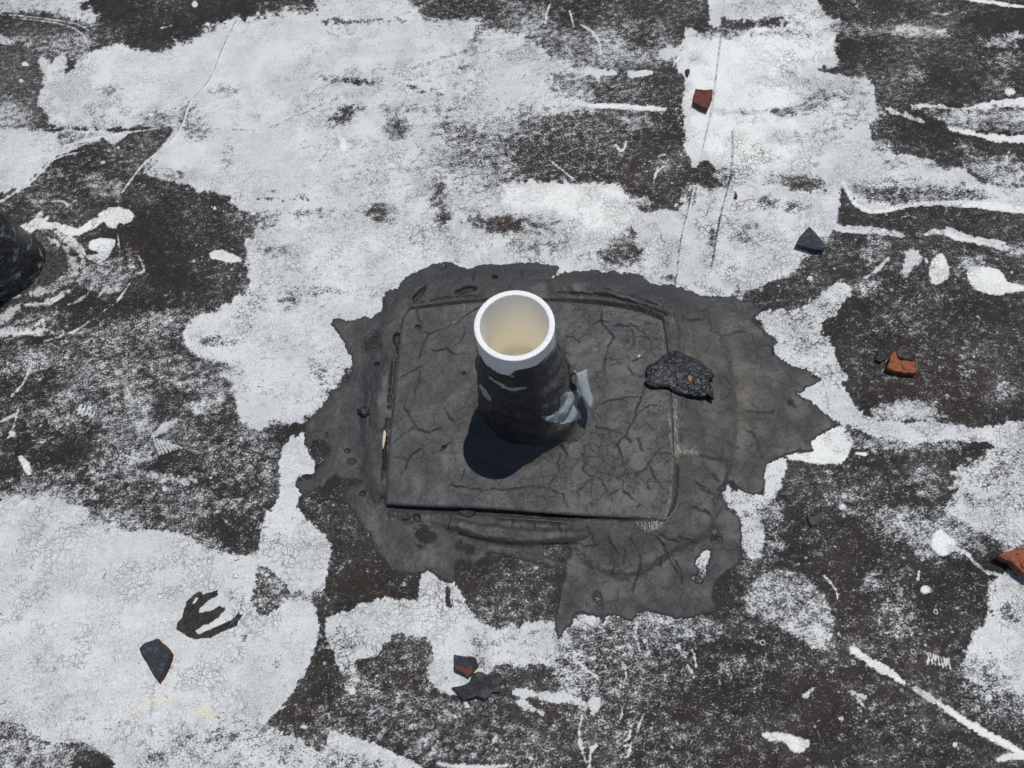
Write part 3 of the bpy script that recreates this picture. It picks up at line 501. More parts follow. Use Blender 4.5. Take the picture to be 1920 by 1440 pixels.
    P(hand, -.3, 1.2, 1.2, sm=False); S([(364, 1130), (370, 1122)], 5, 1.1, 1, .5); E(442, 1122, 12, 10, .6); P(hand, 1.0, 2, 1, 'K', sm=False); P([(380, 1165), (400, 1154), (408, 1158), (392, 1170)], -.3, 2, 1)
    for q in [(394, 1054, 7), (300, 1118, 7), (187, 1120, 5), (268, 1118, 4), (442, 1080, 6), (443, 1048, 5)]:
        i, k = F.mask_ell(q[0], q[1], q[2], q[2] * .9, 0, .15, .5); i2, k2 = F.mask_ell(q[0], q[1], q[2] * .65, q[2] * .55, 0, .15, .3)
        put('C', i, k * .6, .35); put('C', i2, k2, 1.2)
    # yellow stain below the kite shard
    P([(230, 1330), (300, 1290), (330, 1310), (400, 1318), (445, 1320), (436, 1345), (400, 1362), (350, 1345), (330, 1320), (250, 1345)], 1.85, 26, 10, 'B')
    # ---- bottom middle
    P([(612, 1152), (650, 1146), (690, 1128), (740, 1120), (784, 1126), (786, 1092), (800, 1070), (820, 1082), (836, 1094), (850, 1088), (862, 1106), (880, 1140), (900, 1168), (940, 1180), (976, 1170), (1010, 1164), (1042, 1170), (1062, 1190), (1050, 1232),
       (1000, 1246), (958, 1244), (926, 1250), (904, 1292), (852, 1306), (822, 1292), (800, 1262), (812, 1232), (806, 1208), (786, 1190), (762, 1184), (736, 1190), (712, 1222), (690, 1236), (664, 1240), (674, 1270), (656, 1300), (636, 1282), (614, 1262), (610, 1220), (606, 1180)], .97, 2.5, 6, keep=.35)
    P([(836, 1102), (846, 1104), (842, 1122), (848, 1138), (836, 1134)], .0, 1.5, 1.5); P([(650, 1160), (780, 1140), (880, 1180), (900, 1260), (850, 1290), (830, 1200), (700, 1190)], 1.06, 14, 10)
    P([(590, 1148), (614, 1150), (612, 1200), (650, 1300), (560, 1330), (500, 1356), (560, 1290), (600, 1190)], .06, 3, 4); E(640, 1205, 30, 16, .62); E(655, 1270, 16, 24, .5)
    P([(880, 1180), (940, 1182), (1040, 1172), (1060, 1200), (1050, 1240), (960, 1245), (900, 1250)], .74, 12, 10, keep=.6)
    P([(618, 1372), (660, 1382), (706, 1398), (745, 1414), (790, 1450), (590, 1450), (612, 1400)], .95, 2, 4); P([(600, 1392), (680, 1410), (740, 1450), (590, 1450)], .62, 8, 8, keep=.5)
    P([(1040, 1200), (1080, 1205), (1110, 1260), (1120, 1300), (1090, 1310), (1050, 1290), (1030, 1250)], .58, 10, 10, keep=.9)
    for e in [(1100, 1200, 40, 24, .42), (1180, 1210, 30, 30, .42), (1140, 1240, 40, 30, .36), (1240, 1200, 40, 30, .42), (1240, 1160, 60, 18, .62), (1300, 1180, 40, 16, .5), (1160, 1290, 40, 26, .36), (1110, 1160, 26, 12, .8), (1080, 1170, 20, 8, .7), (1200, 1260, 30, 20, .3), (1370, 1250, 30, 20, .42), (880, 1250, 20, 10, .3), (670, 1180, 26, 8, .75), (1300, 1080, 20, 14, .2), (760, 1240, 40, 30, .28)]: E(*e[:5], soft=.6)
    S([(964, 1298), (1010, 1304), (1060, 1312), (1110, 1326)], 16, .95, 4, 6); S([(970, 1314), (990, 1324), (1018, 1340)], 11, .9, 4, 6); P([(1106, 1310), (1122, 1312), (1124, 1330), (1112, 1340), (1104, 1328)], .95, 3, 6)
    S([(820, 1432), (880, 1438), (950, 1436)], 8, 1); S([(1100, 1432), (1090, 1400), (1086, 1370), (1092, 1340)], 5, .85, 1.5, 2); S([(1104, 1440), (1108, 1410), (1116, 1398)], 8, 1.05, 2, 3); S([(870, 1312), (876, 1324)], 6, 1, 1, 1); S([(925, 1392), (930, 1380)], 4, .95)
    for s_ in [[(1166, 1325), (1166, 1342), (1160, 1352)], [(1182, 1362), (1180, 1382), (1168, 1392)], [(1210, 1334), (1200, 1356), (1194, 1376)], [(1150, 1390), (1176, 1398), (1186, 1392)], [(1055, 1200), (1080, 1225), (1115, 1235)], [(1060, 1225), (1100, 1255), (1120, 1272)], [(1050, 1245), (1095, 1275)], [(1195, 1160), (1192, 1190), (1202, 1224), (1216, 1226), (1210, 1200)],
               [(1150, 1205), (1160, 1215), (1180, 1210), (1182, 1225), (1170, 1228)], [(1145, 1245), (1160, 1240), (1172, 1250), (1174, 1270)], [(1300, 1215), (1290, 1225), (1282, 1222)], [(1270, 1210), (1302, 1270)], [(1282, 1225), (1290, 1240)], [(1300, 1222), (1306, 1250)], [(1162, 1425), (1176, 1418), (1182, 1402)]]: S(s_, 3.2, .82, 1.5, 2.2)
    rr = random.Random(5)                     # scattered scuffs, drips and hair-thin splashes
    for _ in range(70):
        x, y = rr.uniform(-20, 1940), rr.uniform(-20, 1460); a = rr.uniform(0, 6.28); L = rr.uniform(5, 22); b = rr.uniform(-1.5, 1.5)
        if 560 < x < 1600 and 480 < y < 1180: continue
        p = [(x, y), (x + L * math.cos(a), y + L * math.sin(a)), (x + L * math.cos(a) + L * math.cos(a + b), y + L * math.sin(a) + L * math.sin(a + b))]
        S(p, rr.uniform(1.2, 2.6), rr.choice([.6, .75, .9]), 1.2, 1.5)
    for _ in range(90):
        x, y = rr.uniform(-20, 1940), rr.uniform(-20, 1460); r_ = rr.uniform(2, 6)
        E(x, y, r_, r_ * rr.uniform(.5, 1), rr.choice([.9, 1.1]), rr.uniform(0, 90), .25, 1)
    # crack strength: strong in the coating, mild in clean felt
    A['K'][:] = np.clip(0.30 + 0.75 * sstep(.35, .65, fbm(u, v, 220, 3, 21)), 0, 1)
    P([(-20, 960), (330, 1000), (500, 1050), (560, 1260), (300, 1300), (0, 1300)], .62, 30, 10, 'K'); P([(1640, 420), (1800, 400), (1800, 760), (1560, 800), (1600, 560)], 1.0, 40, 20, 'K'); P([(1780, 800), (1930, 790), (1930, 1300), (1800, 1250)], 1.0, 20, 10, 'K')
    # height of laps and ridges (m)
    Z = 0.0010 * (fbm(u, v, 90, 3, 31) - .5) + 0.0045 * (fbm(u, v, 420, 2, 33) - .5)
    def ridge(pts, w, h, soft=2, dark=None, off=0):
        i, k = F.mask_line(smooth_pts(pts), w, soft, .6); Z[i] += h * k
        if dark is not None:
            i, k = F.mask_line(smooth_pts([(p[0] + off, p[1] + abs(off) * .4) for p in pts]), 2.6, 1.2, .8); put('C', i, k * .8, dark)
    sA = [(448, 36), (424, 84), (398, 146), (372, 180), (356, 196), (342, 238), (318, 272), (290, 292), (262, 318), (230, 362)]
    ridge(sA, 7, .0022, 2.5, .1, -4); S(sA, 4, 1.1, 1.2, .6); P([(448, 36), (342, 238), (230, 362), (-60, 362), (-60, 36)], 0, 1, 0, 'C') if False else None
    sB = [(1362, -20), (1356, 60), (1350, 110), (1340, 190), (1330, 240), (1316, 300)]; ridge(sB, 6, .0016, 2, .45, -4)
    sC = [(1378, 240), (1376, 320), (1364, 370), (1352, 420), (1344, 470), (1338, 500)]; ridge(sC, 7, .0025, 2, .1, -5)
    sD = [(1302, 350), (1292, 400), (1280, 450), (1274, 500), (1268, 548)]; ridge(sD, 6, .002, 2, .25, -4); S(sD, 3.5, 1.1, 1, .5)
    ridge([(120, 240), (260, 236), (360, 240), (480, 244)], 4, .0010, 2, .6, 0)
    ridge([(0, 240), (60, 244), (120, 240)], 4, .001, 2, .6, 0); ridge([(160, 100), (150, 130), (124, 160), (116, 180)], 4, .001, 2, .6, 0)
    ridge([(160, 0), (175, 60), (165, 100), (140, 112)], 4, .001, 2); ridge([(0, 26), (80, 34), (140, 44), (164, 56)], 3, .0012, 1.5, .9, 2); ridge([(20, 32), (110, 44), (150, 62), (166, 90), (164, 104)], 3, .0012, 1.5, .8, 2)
    ridge([(1490, 132), (1540, 150), (1560, 160)], 3, .0008, 2)
    return A, Z

def build_roof():
    c0, s0 = math.cos(math.radians(-8)), math.sin(math.radians(-8))       # the dense sheet is laid square to the roof's laps
    step = 0.0016
    def axis(lo, hi):
        a = np.arange(lo, hi, step); g = []; d = step
        while d < 2.5: d *= 1.6; g.append(d)
        g = np.cumsum(g); return np.concatenate([lo - g[::-1], a, a[-1] + g])
    ax = axis(-1.10, 1.02); ay = axis(-0.54, 1.02); nx, ny = len(ax), len(ay)
    A_, B_ = np.meshgrid(ax, ay); x = (A_ * c0 - B_ * s0).ravel(); y = (A_ * s0 + B_ * c0).ravel()
    inside = (np.abs(x) < 1.6) & (y > -.75) & (y < 1.5)
    u = np.full(x.shape, -5000.0); v = np.full(x.shape, -5000.0)
    u[inside], v[inside] = PX(x[inside], y[inside])
    A, Z = paint_roof(u, v)
    far = ~inside
    fx, fy = x[far] * 700, y[far] * 700
    A['C'][far] = .15 + 1.1 * sstep(.42, .56, fbm(fx, fy, 600, 3, 41)); Z[far] = 0
    me = np_mesh('roof', np.stack([x, y, Z], -1), grid_quads(nx, ny))
    set_attr(me, 'paint', np.stack([A['C'], A['F'], A['B'], A['K']], -1))
    X, Y = x * 1000, y * 1000
    set_attr(me, 'wear', np.stack([sstep(.38, .62, fbm(X, Y, 110, 3, 91)), sstep(.34, .60, fbm(X, Y, 70, 3, 92)), sstep(.38, .62, fbm(X, Y, 22, 3, 93)), fbm(X, Y, 45, 4, 94)], -1))
    set_attr(me, 'dirt', np.stack([sstep(.38, .62, fbm(X, Y, 140, 4, 95)), sstep(.45, .75, fbm(X, Y, 16, 4, 96, .7)), sstep(.44, .60, fbm(X, Y, 38, 3, 97)), X * 0], -1))
    return tag(link_mesh('roof', me, MROOF), kind='structure')

# ------------------------------------------------------------------ roofing cement round the pipe
TAR = [(720, 566), (730, 552), (748, 545), (764, 524), (790, 508), (820, 496), (850, 494), (862, 506), (882, 511), (898, 502), (916, 496), (950, 499), (976, 497), (1000, 494), (1032, 499), (1040, 506), (1022, 528), (1036, 531), (1052, 522), (1070, 516), (1100, 516),
       (1150, 518), (1196, 520), (1204, 530), (1230, 540), (1262, 541), (1300, 550), (1340, 557), (1376, 559), (1402, 568), (1426, 580), (1412, 600), (1420, 612), (1440, 625), (1456, 640), (1446, 652), (1450, 666), (1480, 682), (1510, 696), (1530, 706), (1540, 714),
       (1502, 734), (1494, 738), (1512, 752), (1534, 766), (1556, 784), (1574, 797), (1542, 816), (1518, 828), (1524, 846), (1492, 848), (1478, 852), (1450, 866), (1434, 880), (1434, 906), (1424, 926), (1402, 926), (1384, 916), (1366, 904), (1356, 926), (1364, 952),
       (1386, 972), (1390, 1020), (1386, 1058), (1364, 1074), (1346, 1088), (1338, 1120), (1336, 1142), (1304, 1156), (1270, 1162), (1242, 1150), (1202, 1146), (1184, 1166), (1148, 1152), (1130, 1170), (1124, 1156), (1100, 1150), (1080, 1150), (1070, 1172), (1046, 1196),
       (1043, 1150), (1050, 1108), (1058, 1066), (1030, 1062), (1000, 1056), (960, 1044), (924, 1040), (904, 1050), (884, 1058), (858, 1054), (852, 1088), (838, 1092), (818, 1080), (800, 1070), (788, 1076), (742, 1072), (728, 1060), (708, 1036), (694, 1008), (680, 988), (662, 960), (650, 936), (654, 914),
       (682, 906), (654, 900), (626, 894), (602, 914), (580, 926), (566, 926), (556, 906), (578, 898), (592, 884), (600, 866), (578, 850), (572, 822), (580, 786), (602, 768), (622, 738), (650, 712), (662, 684), (652, 664), (640, 640), (622, 606), (640, 598), (650, 606), (676, 596), (700, 598), (722, 586)]
HOLES = [[(680, 650), (696, 626), (712, 632), (714, 652), (700, 660), (684, 658)], [(580, 838), (590, 824), (606, 826), (618, 846), (606, 866), (592, 882), (582, 866)], [(776, 996), (790, 990), (810, 1000), (812, 1014), (796, 1022), (784, 1012)], [(850, 1022), (862, 1018), (868, 1030), (856, 1034)],
         [(870, 1026), (884, 1022), (888, 1034), (876, 1038)], [(1010, 1024), (1030, 1020), (1066, 1030), (1068, 1044), (1054, 1060), (1026, 1044)], [(1334, 990), (1344, 996), (1350, 1012), (1336, 1016)], [(1304, 1056), (1314, 1042), (1322, 1030), (1336, 1032), (1331, 1052), (1324, 1070), (1314, 1088), (1302, 1082), (1310, 1068)], [(1112, 1118), (1124, 1112), (1130, 1136), (1120, 1142)],
         [(780, 1022), (796, 1022), (796, 1030), (784, 1030)], [(614, 612), (628, 618), (640, 634), (630, 638), (616, 626)], [(1476, 752), (1486, 756), (1492, 762), (1480, 760)]]
PL = [(768, 577), (752, 600), (744, 680), (736, 760), (730, 820), (726, 880), (723, 946), (800, 950), (900, 953), (1000, 960), (1100, 967), (1180, 971), (1246, 975), (1258, 958), (1264, 900), (1264, 840), (1261, 760), (1256, 700), (1252, 650), (1244, 600), (1200, 582), (1140, 570), (1040, 562), (908, 564), (840, 570)]
CR_PLATE = [[(906, 572), (880, 584), (850, 606), (806, 622), (792, 644), (784, 668)], [(790, 620), (806, 624)], [(786, 692), (784, 716), (776, 734)], [(776, 562), (786, 600), (788, 618)], [(804, 650), (816, 656), (838, 652), (852, 662), (876, 660)], [(750, 704), (770, 694), (790, 684)],
            [(864, 606), (872, 620), (862, 640), (852, 644)], [(756, 763), (766, 775), (772, 788), (780, 803)], [(737, 830), (760, 812), (775, 800)], [(832, 764), (846, 786), (856, 796), (870, 793)], [(734, 856), (752, 858), (764, 864), (760, 878), (750, 890)], [(764, 864), (776, 850), (790, 840)], [(845, 830), (828, 842), (810, 850)],
            [(1060, 628), (1070, 628), (1086, 640)], [(1128, 580), (1126, 600), (1142, 618), (1152, 630), (1140, 650), (1132, 690)], [(1104, 610), (1120, 600), (1142, 600)], [(1150, 606), (1180, 610)], [(1182, 604), (1200, 618), (1230, 632)], [(1184, 614), (1190, 640), (1182, 650)], [(1188, 632), (1204, 628), (1232, 634)],
            [(1176, 660), (1180, 690), (1188, 700)], [(1186, 676), (1196, 672)], [(1212, 716), (1204, 740), (1196, 760), (1188, 790), (1176, 806), (1174, 820)], [(1128, 755), (1150, 748), (1170, 744), (1196, 742)], [(1240, 760), (1220, 758), (1200, 770), (1186, 786)], [(1116, 798), (1122, 802), (1150, 806), (1166, 812)],
            [(1174, 818), (1162, 826), (1154, 836)], [(1174, 820), (1184, 830)], [(1156, 832), (1164, 850), (1168, 860)], [(1194, 820), (1200, 836), (1206, 846)], [(1048, 822), (1054, 840), (1062, 848), (1066, 864)], [(1050, 850), (1046, 872), (1048, 890)], [(1090, 846), (1096, 864), (1092, 880), (1104, 892), (1124, 898), (1136, 914), (1140, 930)],
            [(1258, 852), (1230, 848), (1222, 860), (1214, 876), (1200, 886), (1180, 888), (1160, 894)], [(1216, 874), (1224, 890), (1236, 906)], [(1156, 894), (1168, 902), (1168, 918), (1180, 930), (1192, 942)], [(1168, 912), (1150, 926), (1138, 930)], [(1190, 888), (1192, 896)], [(1000, 914), (1026, 914), (1056, 926), (1056, 940), (1068, 952)],
            [(1026, 914), (1038, 898), (1040, 890)], [(1004, 932), (1018, 930), (1026, 942)], [(1110, 940), (1108, 952)], [(1210, 905), (1220, 918)], [(870, 880), (866, 900)], [(1086, 918), (1098, 906), (1110, 900)], [(900, 920), (940, 918), (990, 912), (1020, 912)], [(840, 910), (880, 916), (900, 918)], [(770, 800), (800, 810), (830, 800)]]
CR_SKIRT = [[(845, 965), (842, 992)], [(1046, 985), (1052, 1008)], [(1100, 990), (1110, 1010), (1112, 1020)], [(1138, 1000), (1146, 1024), (1156, 1038), (1160, 1042)], [(1146, 1036), (1144, 1060)], [(1180, 1012), (1198, 1042), (1200, 1070), (1190, 1090), (1184, 1110)], [(1228, 1010), (1246, 1034), (1256, 1052), (1274, 1080)], [(1272, 1010), (1306, 1022)],
            [(1090, 1030), (1104, 1024), (1124, 1022)], [(1170, 1034), (1168, 1060)], [(1310, 916), (1330, 926), (1340, 930)], [(1300, 904), (1320, 918)], [(1330, 890), (1346, 904)], [(1296, 955), (1320, 960), (1334, 970)], [(1312, 857), (1340, 864), (1358, 870)], [(1360, 830), (1372, 840), (1384, 842)], [(1280, 606), (1300, 606), (1322, 602)],
            [(1336, 626), (1370, 628), (1396, 624)], [(1316, 588), (1330, 574), (1346, 564)], [(1330, 626), (1332, 604), (1320, 592)], [(1344, 706), (1360, 712), (1366, 724)], [(980, 510), (979, 528)], [(890, 510), (888, 530), (886, 536)], [(832, 518), (824, 536)], [(1240, 1048), (1236, 1062)], [(960, 970), (962, 990)], [(1000, 975), (1004, 996)],
            [(1398, 775), (1420, 776), (1450, 772)], [(1390, 800), (1410, 812), (1420, 830), (1426, 860)], [(1262, 1044), (1276, 1070), (1280, 1100)], [(1420, 650), (1440, 648), (1460, 660)], [(700, 740), (692, 770), (694, 800)], [(1220, 1000), (1250, 1015), (1280, 1018)], [(1150, 1055), (1146, 1080)]]
VOIDS = [(830, 500, 7, 5), (875, 552, 18, 6, -14), (928, 526, 5, 4), (908, 530, 4, 3), (612, 816, 4, 4), (635, 832, 5, 5), (652, 846, 5, 4), (659, 866, 8, 6), (681, 927, 6, 4), (786, 558, 5, 17, 42), (783, 972, 5, 7, -20), (766, 606, 4, 4), (760, 612, 5, 4), (1478, 724, 6, 4), (1512, 794, 4, 3), (1524, 704, 5, 3),
         (708, 687, 4, 3), (1388, 638, 6, 4), (1392, 664, 5, 4), (1380, 680, 3, 3), (746, 640, 6, 12), (750, 660, 4, 8), (748, 675, 5, 4), (1266, 560, 3, 2), (757, 755, 3, 6), (1560, 792, 4, 3)]
def build_tar():
    lo, hi = G(540, 1210), G(1590, 480); step = 0.00125
    xs = np.arange(-.42, .50, step); ys = np.arange(-.42, .42, step); nx, ny = len(xs), len(ys)
    X, Y = np.meshgrid(xs, ys); x, y = X.ravel(), Y.ravel(); u, v = PX(x, y)
    wr = fbm(u, v, 16, 4, 51, .6); F = Field(u, v, wr)
    sd = np.full(u.shape, -99.0, np.float32)
    i = F._box((540, 470), (1600, 1210), 0)
    sd[i] = poly_sdf(F.u[i], F.v[i], smooth_pts(TAR, True, 3)) + (F.wr[i] - .5) * 13
    for h in HOLES:
        a = np.array(h, float); j = F._box(a.min(0), a.max(0), 30)
        sd[j] = np.minimum(sd[j], -(poly_sdf(F.u[j], F.v[j], smooth_pts(h, True, 3)) + (F.wr[j] - .5) * 14))
    pd = np.full(u.shape, -400.0, np.float32); j = F._box((560, 440), (1440, 1150), 0); pd[j] = poly_sdf(F.u[j], F.v[j], PL)
    roofz = 0.0010 * (fbm(u, v, 90, 3, 31) - .5) + 0.0045 * (fbm(u, v, 420, 2, 33) - .5)
    z = 0.0016 * np.tanh(sd / 3.0)
    sk = [(700, 660), (730, 590), (776, 540), (850, 516), (960, 512), (1060, 516), (1160, 520), (1240, 548), (1310, 584), (1362, 660), (1376, 760), (1372, 860), (1344, 940), (1330, 1000), (1270, 1030), (1180, 1080), (1110, 1060), (1070, 1022), (1000, 1024), (930, 1016), (870, 1000), (800, 984), (728, 962), (692, 900), (684, 800), (686, 720)]
    i, k = F.mask_poly(smooth_pts(sk, True, 3), 9, 4); z[i] += .0030 * k
    near = sstep(-85, -6, pd)                                   # climbs towards the board
    side = sstep(1150, 1280, u) ; top = sstep(620, 560, v); front = sstep(930, 965, v) * sstep(1240, 1000, u)
    z += near * (.0030 + .0035 * side + .0030 * top - .0022 * front)
    i, k = F.mask_line(smooth_pts([(1050, 540), (1110, 545), (1170, 560), (1230, 585), (1262, 600)]), 34, 18, 4); z[i] += .0055 * k
    i, k = F.mask_line(smooth_pts([(735, 690), (715, 740), (712, 800)]), 30, 14, 4); z[i] += .003 * k
    i, k = F.mask_line(smooth_pts([(850, 985), (930, 1002), (1010, 1008), (1090, 1004)]), 26, 6, 2); z[i] += .0035 * k
    i, k = F.mask_line(smooth_pts([(860, 1006), (930, 1020), (1000, 1024), (1080, 1020)]), 6, 2, 1); z[i] -= .003 * k
    z += .0024 * (fbm(u, v, 30, 5, 55, .6) - .5) * sstep(0, 20, sd) + .0120 * (fbm(u, v, 80, 4, 57, .5) - .5) * near * (1 - .7 * front)
    wrk = fbm(u * .4 + v * .8, v * 2.2 - u * .5, 14, 3, 59); i, k = F.mask_line(smooth_pts([(1140, 560), (1190, 576), (1250, 596)]), 30, 12, 3); z[i] += .004 * k * (wrk[i] - .5)
    # straight gouges left by the trowel beside the board's right edge
    i, k = F.mask_line([(1262, 600), (1268, 640), (1270, 665)], 16, 3, 1); z[i] += .0016 * k * np.sin(u[i] * 1.3)
    EX = np.zeros_like(u); D = np.zeros_like(u); T = np.zeros_like(u); A = np.full_like(u, .55)
    i, k = F.mask_line([(1258, 600), (1262, 640), (1266, 690)], 11, 4, 2); EX[i] = np.maximum(EX[i], .3 * k)
    i, k = F.mask_line([(1262, 735), (1265, 790), (1266, 850), (1268, 870)], 7, 2.5, 3); EX[i] = np.maximum(EX[i], .75 * k)
    i, k = F.mask_poly([(1180, 976), (1246, 976), (1236, 992), (1216, 1004), (1196, 992)], 3, 4); EX[i] = np.maximum(EX[i], k)
    i, k = F.mask_poly([(1140, 974), (1160, 976), (1150, 984)], 3, 4); EX[i] = np.maximum(EX[i], .8 * k)
    i, k = F.mask_line([(1278, 850), (1300, 852)], 8, 3, 3); EX[i] = np.maximum(EX[i], .6 * k)
    i, k = F.mask_line(smooth_pts([(1370, 620), (1390, 720), (1388, 800), (1372, 850)]), 26, 16, 6); T[i] = .8 * k
    i, k = F.mask_ell(1310, 640, 40, 60, 0, .6, 6); T[i] = np.maximum(T[i], .4 * k)
    i, k = F.mask_ell(1380, 700, 12, 20, 0, .5, 6); D[i] = np.maximum(D[i], .5 * k * (wr[i] > .52))
    for c in CR_SKIRT:
        i, k = F.mask_line(jag(c, 2), 2.1, 1.5, .9); z[i] -= .0012 * k; D[i] = np.maximum(D[i], .8 * k)
    for q in VOIDS[:3] + VOIDS[4:5] + VOIDS[6:12] + VOIDS[15:17] + VOIDS[20:22]:
        i, k = F.mask_ell(q[0], q[1], q[2], q[3], math.radians(q[4]) if len(q) > 4 else 0, .3, 1.6); z[i] -= .005 * k; D[i] = np.maximum(D[i], k)
    i, k = F.mask_line([(724, 812), (722, 850), (722, 882)], 5, 1.5, 1); z[i] -= .006 * k; D[i] = np.maximum(D[i], k)
    ch = sstep(1.0, .0, np.abs(pd + 5) / 14) * sstep(925, 948, v) * sstep(1150, 950, u) + .8 * sstep(1.0, .0, np.abs(pd + 3) / 6) * sstep(1020, 900, u) * sstep(640, 700, v) * sstep(.45, .55, wr)
    z = z * (1 - .8 * np.clip(ch, 0, 1))
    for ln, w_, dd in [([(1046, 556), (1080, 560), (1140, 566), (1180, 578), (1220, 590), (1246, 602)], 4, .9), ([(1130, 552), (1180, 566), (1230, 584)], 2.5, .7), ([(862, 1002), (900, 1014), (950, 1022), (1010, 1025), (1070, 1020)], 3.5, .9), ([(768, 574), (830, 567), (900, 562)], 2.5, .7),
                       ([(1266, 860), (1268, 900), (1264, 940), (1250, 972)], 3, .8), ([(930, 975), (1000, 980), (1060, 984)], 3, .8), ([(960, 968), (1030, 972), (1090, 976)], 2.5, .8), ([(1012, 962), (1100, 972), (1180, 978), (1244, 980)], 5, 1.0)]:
        i, k = F.mask_line(jag(smooth_pts(ln), 1.2), w_, 1.3, 1); z[i] -= .0018 * k; D[i] = np.maximum(D[i], dd * k)  # dark crease and ledge lines: shade painted in over shallow grooves
    z = np.where(pd > 4, np.minimum(z, .003), z)
    z = np.where(sd > 3, np.maximum(z, .0007), z)
    keep = (sd > -5)
    co = np.stack([x, y, z + roofz + .0002], -1); q = grid_quads(nx, ny); q = q[keep[q].any(1)]
    used = np.zeros(len(co), bool); used[q] = True; idx = np.cumsum(used) - 1
    me = np_mesh('cement_patch', co[used], idx[q])
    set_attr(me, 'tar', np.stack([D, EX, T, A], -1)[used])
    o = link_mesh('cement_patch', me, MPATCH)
    return tag(o, 'ragged dark grey patch of trowelled roofing cement spread around the square board', 'cement patch')

def build_board():
    """the raised square board under a skin of cement: a height map with sides"""
    root = empty('flashing_board', (0, 0, 0)); tag(root, 'raised square grey board with cracked cement skin, the white pipe rising through it', 'board')
    nx, ny = 330, 270
    L = smooth_pts([(768, 577), (753, 600), (744, 680), (736, 760), (730, 820), (726, 880), (723, 945)], False, 8); L = np.array(L)
    Rr = np.array(smooth_pts([(1242, 597), (1251, 620), (1256, 700), (1261, 760), (1264, 840), (1264, 900), (1258, 955), (1247, 974)], False, 8))
    T = np.array(smooth_pts([(768, 577), (840, 569), (908, 563), (1040, 562), (1140, 570), (1200, 582), (1242, 597)], False, 8))
    Bt = np.array(smooth_pts([(723, 945), (800, 950), (900, 953), (1000, 960), (1100, 967), (1180, 971), (1247, 974)], False, 8))
    zt = .0130
    def res(p, n):
        w = np.array([G(a, b, zt)[:2] for a, b in p]); d = np.concatenate([[0], np.cumsum(np.hypot(*np.diff(w, axis=0).T))]); d /= d[-1]
        t = np.linspace(0, 1, n); return np.stack([np.interp(t, d, w[:, 0]), np.interp(t, d, w[:, 1])], -1)
    l, r, t_, b = res(L, ny), res(Rr, ny), res(T, nx), res(Bt, nx)
    rs = np.random.RandomState(3)
    for e in (l, r, t_, b):
        j = np.convolve(rs.randn(len(e)), np.ones(3) / 3, 'same') * .0004; j[0] = j[-1] = 0; e += j[:, None] * .7
    S_, Q = np.linspace(0, 1, nx)[None, :, None], np.linspace(0, 1, ny)[:, None, None]
    P = (1 - Q) * t_[None] + Q * b[None] + (1 - S_) * l[:, None] + S_ * r[:, None] - ((1 - S_) * (1 - Q) * t_[0] + S_ * (1 - Q) * t_[-1] + (1 - S_) * Q * b[0] + S_ * Q * b[-1])
    x, y = P[..., 0].ravel(), P[..., 1].ravel(); u, v = PX(x, y, zt)
    wr = fbm(u, v, 16, 4, 61, .6); F = Field(u, v, wr)
    z = np.full(u.shape, zt) - .0035 * sstep(900, 640, v) + .0046 * (fbm(u, v, 85, 3, 62) - .5) + .0014 * (fbm(u, v, 22, 4, 63) - .5)
    D = np.zeros_like(u); T2 = np.zeros_like(u); A = .65 + .35 * sstep(980, 1100, u); E = np.zeros_like(u)
    d = np.hypot(x, y)                                           # the fillet round the pipe
    ring = G(1050, 855, .01); R0 = .078
    rt = .5 + .5 * np.cos(np.arctan2(y, x) + .5); z += .0018 * sstep(R0 + .006, R0 - .004, d + .010 * (wr - .5)) + .012 * sstep(.075, .045, d) + .014 * rt ** 2 * sstep(.090, .055, d + .012 * (wr - .5))
    T2 = .55 * sstep(.014, 0, np.abs(d - R0 - .004)) * sstep(700, 850, v)
    for q in [(835, 770, 60, 40, .0022), (780, 700, 40, 50, -.0012), (760, 830, 30, 60, .0010), (820, 855, 30, 8, .002), (930, 830, 30, 10, .001), (1180, 880, 60, 30, .001)]:
        i, k = F.mask_ell(q[0], q[1], q[2], q[3], 0, .8, 4); z[i] += q[4] * k
    for q in [(815, 782, 12, 10), (835, 858, 18, 8), (810, 770, 8, 8)]:
        i, k = F.mask_ell(*q, 0, .9, 4); T2[i] = np.maximum(T2[i], .6 * k)
    for c in CR_PLATE:
        i, k = F.mask_line(jag(c), 1.7, 1.2, .6); z[i] -= .0012 * k; D[i] = np.maximum(D[i], k)
    for ln in [[(848, 604), (856, 600)], [(838, 614), (846, 610), (850, 604)], [(869, 566), (870, 578)], [(836, 566), (836, 576)], [(1112, 650), (1118, 656)], [(1098, 652), (1104, 648)]]:
        i, k = F.mask_line(ln, 2.2, 1, .4); E[i] = np.maximum(E[i], .7 * k)
    for q in [(832, 838, 4, 3), (782, 610, 5, 3, 30), (869, 698, 3, 3)]:
        i, k = F.mask_ell(q[0], q[1], q[2], q[3], 0, .3, .5); z[i] -= .003 * k; D[i] = np.maximum(D[i], k)
    i, k = F.mask_line([(1240, 604), (1246, 650), (1250, 680)], 9, 4, 3); E[i] = np.maximum(E[i], .35 * k)
    i, k = F.mask_line([(1256, 780), (1262, 900), (1254, 950), (1248, 968)], 5, 3, 2); E[i] = np.maximum(E[i], .5 * k)
    # rounded rim, then the sides
    si = np.minimum(np.minimum(np.arange(nx)[None, :], nx - 1 - np.arange(nx)[None, :]), np.minimum(np.arange(ny)[:, None], ny - 1 - np.arange(ny)[:, None])).ravel()
    z -= .0016 * np.clip(1 - si / 3.0, 0, 1) ** 2
    co = np.stack([x, y, z], -1); qd = grid_quads(nx, ny)[:, ::-1]
    idx = np.arange(nx * ny).reshape(ny, nx)
    rim = np.concatenate([idx[0, :-1], idx[:-1, -1], idx[-1, :0:-1], idx[:0:-1, 0]]); m = len(rim); base = len(co); rings = []
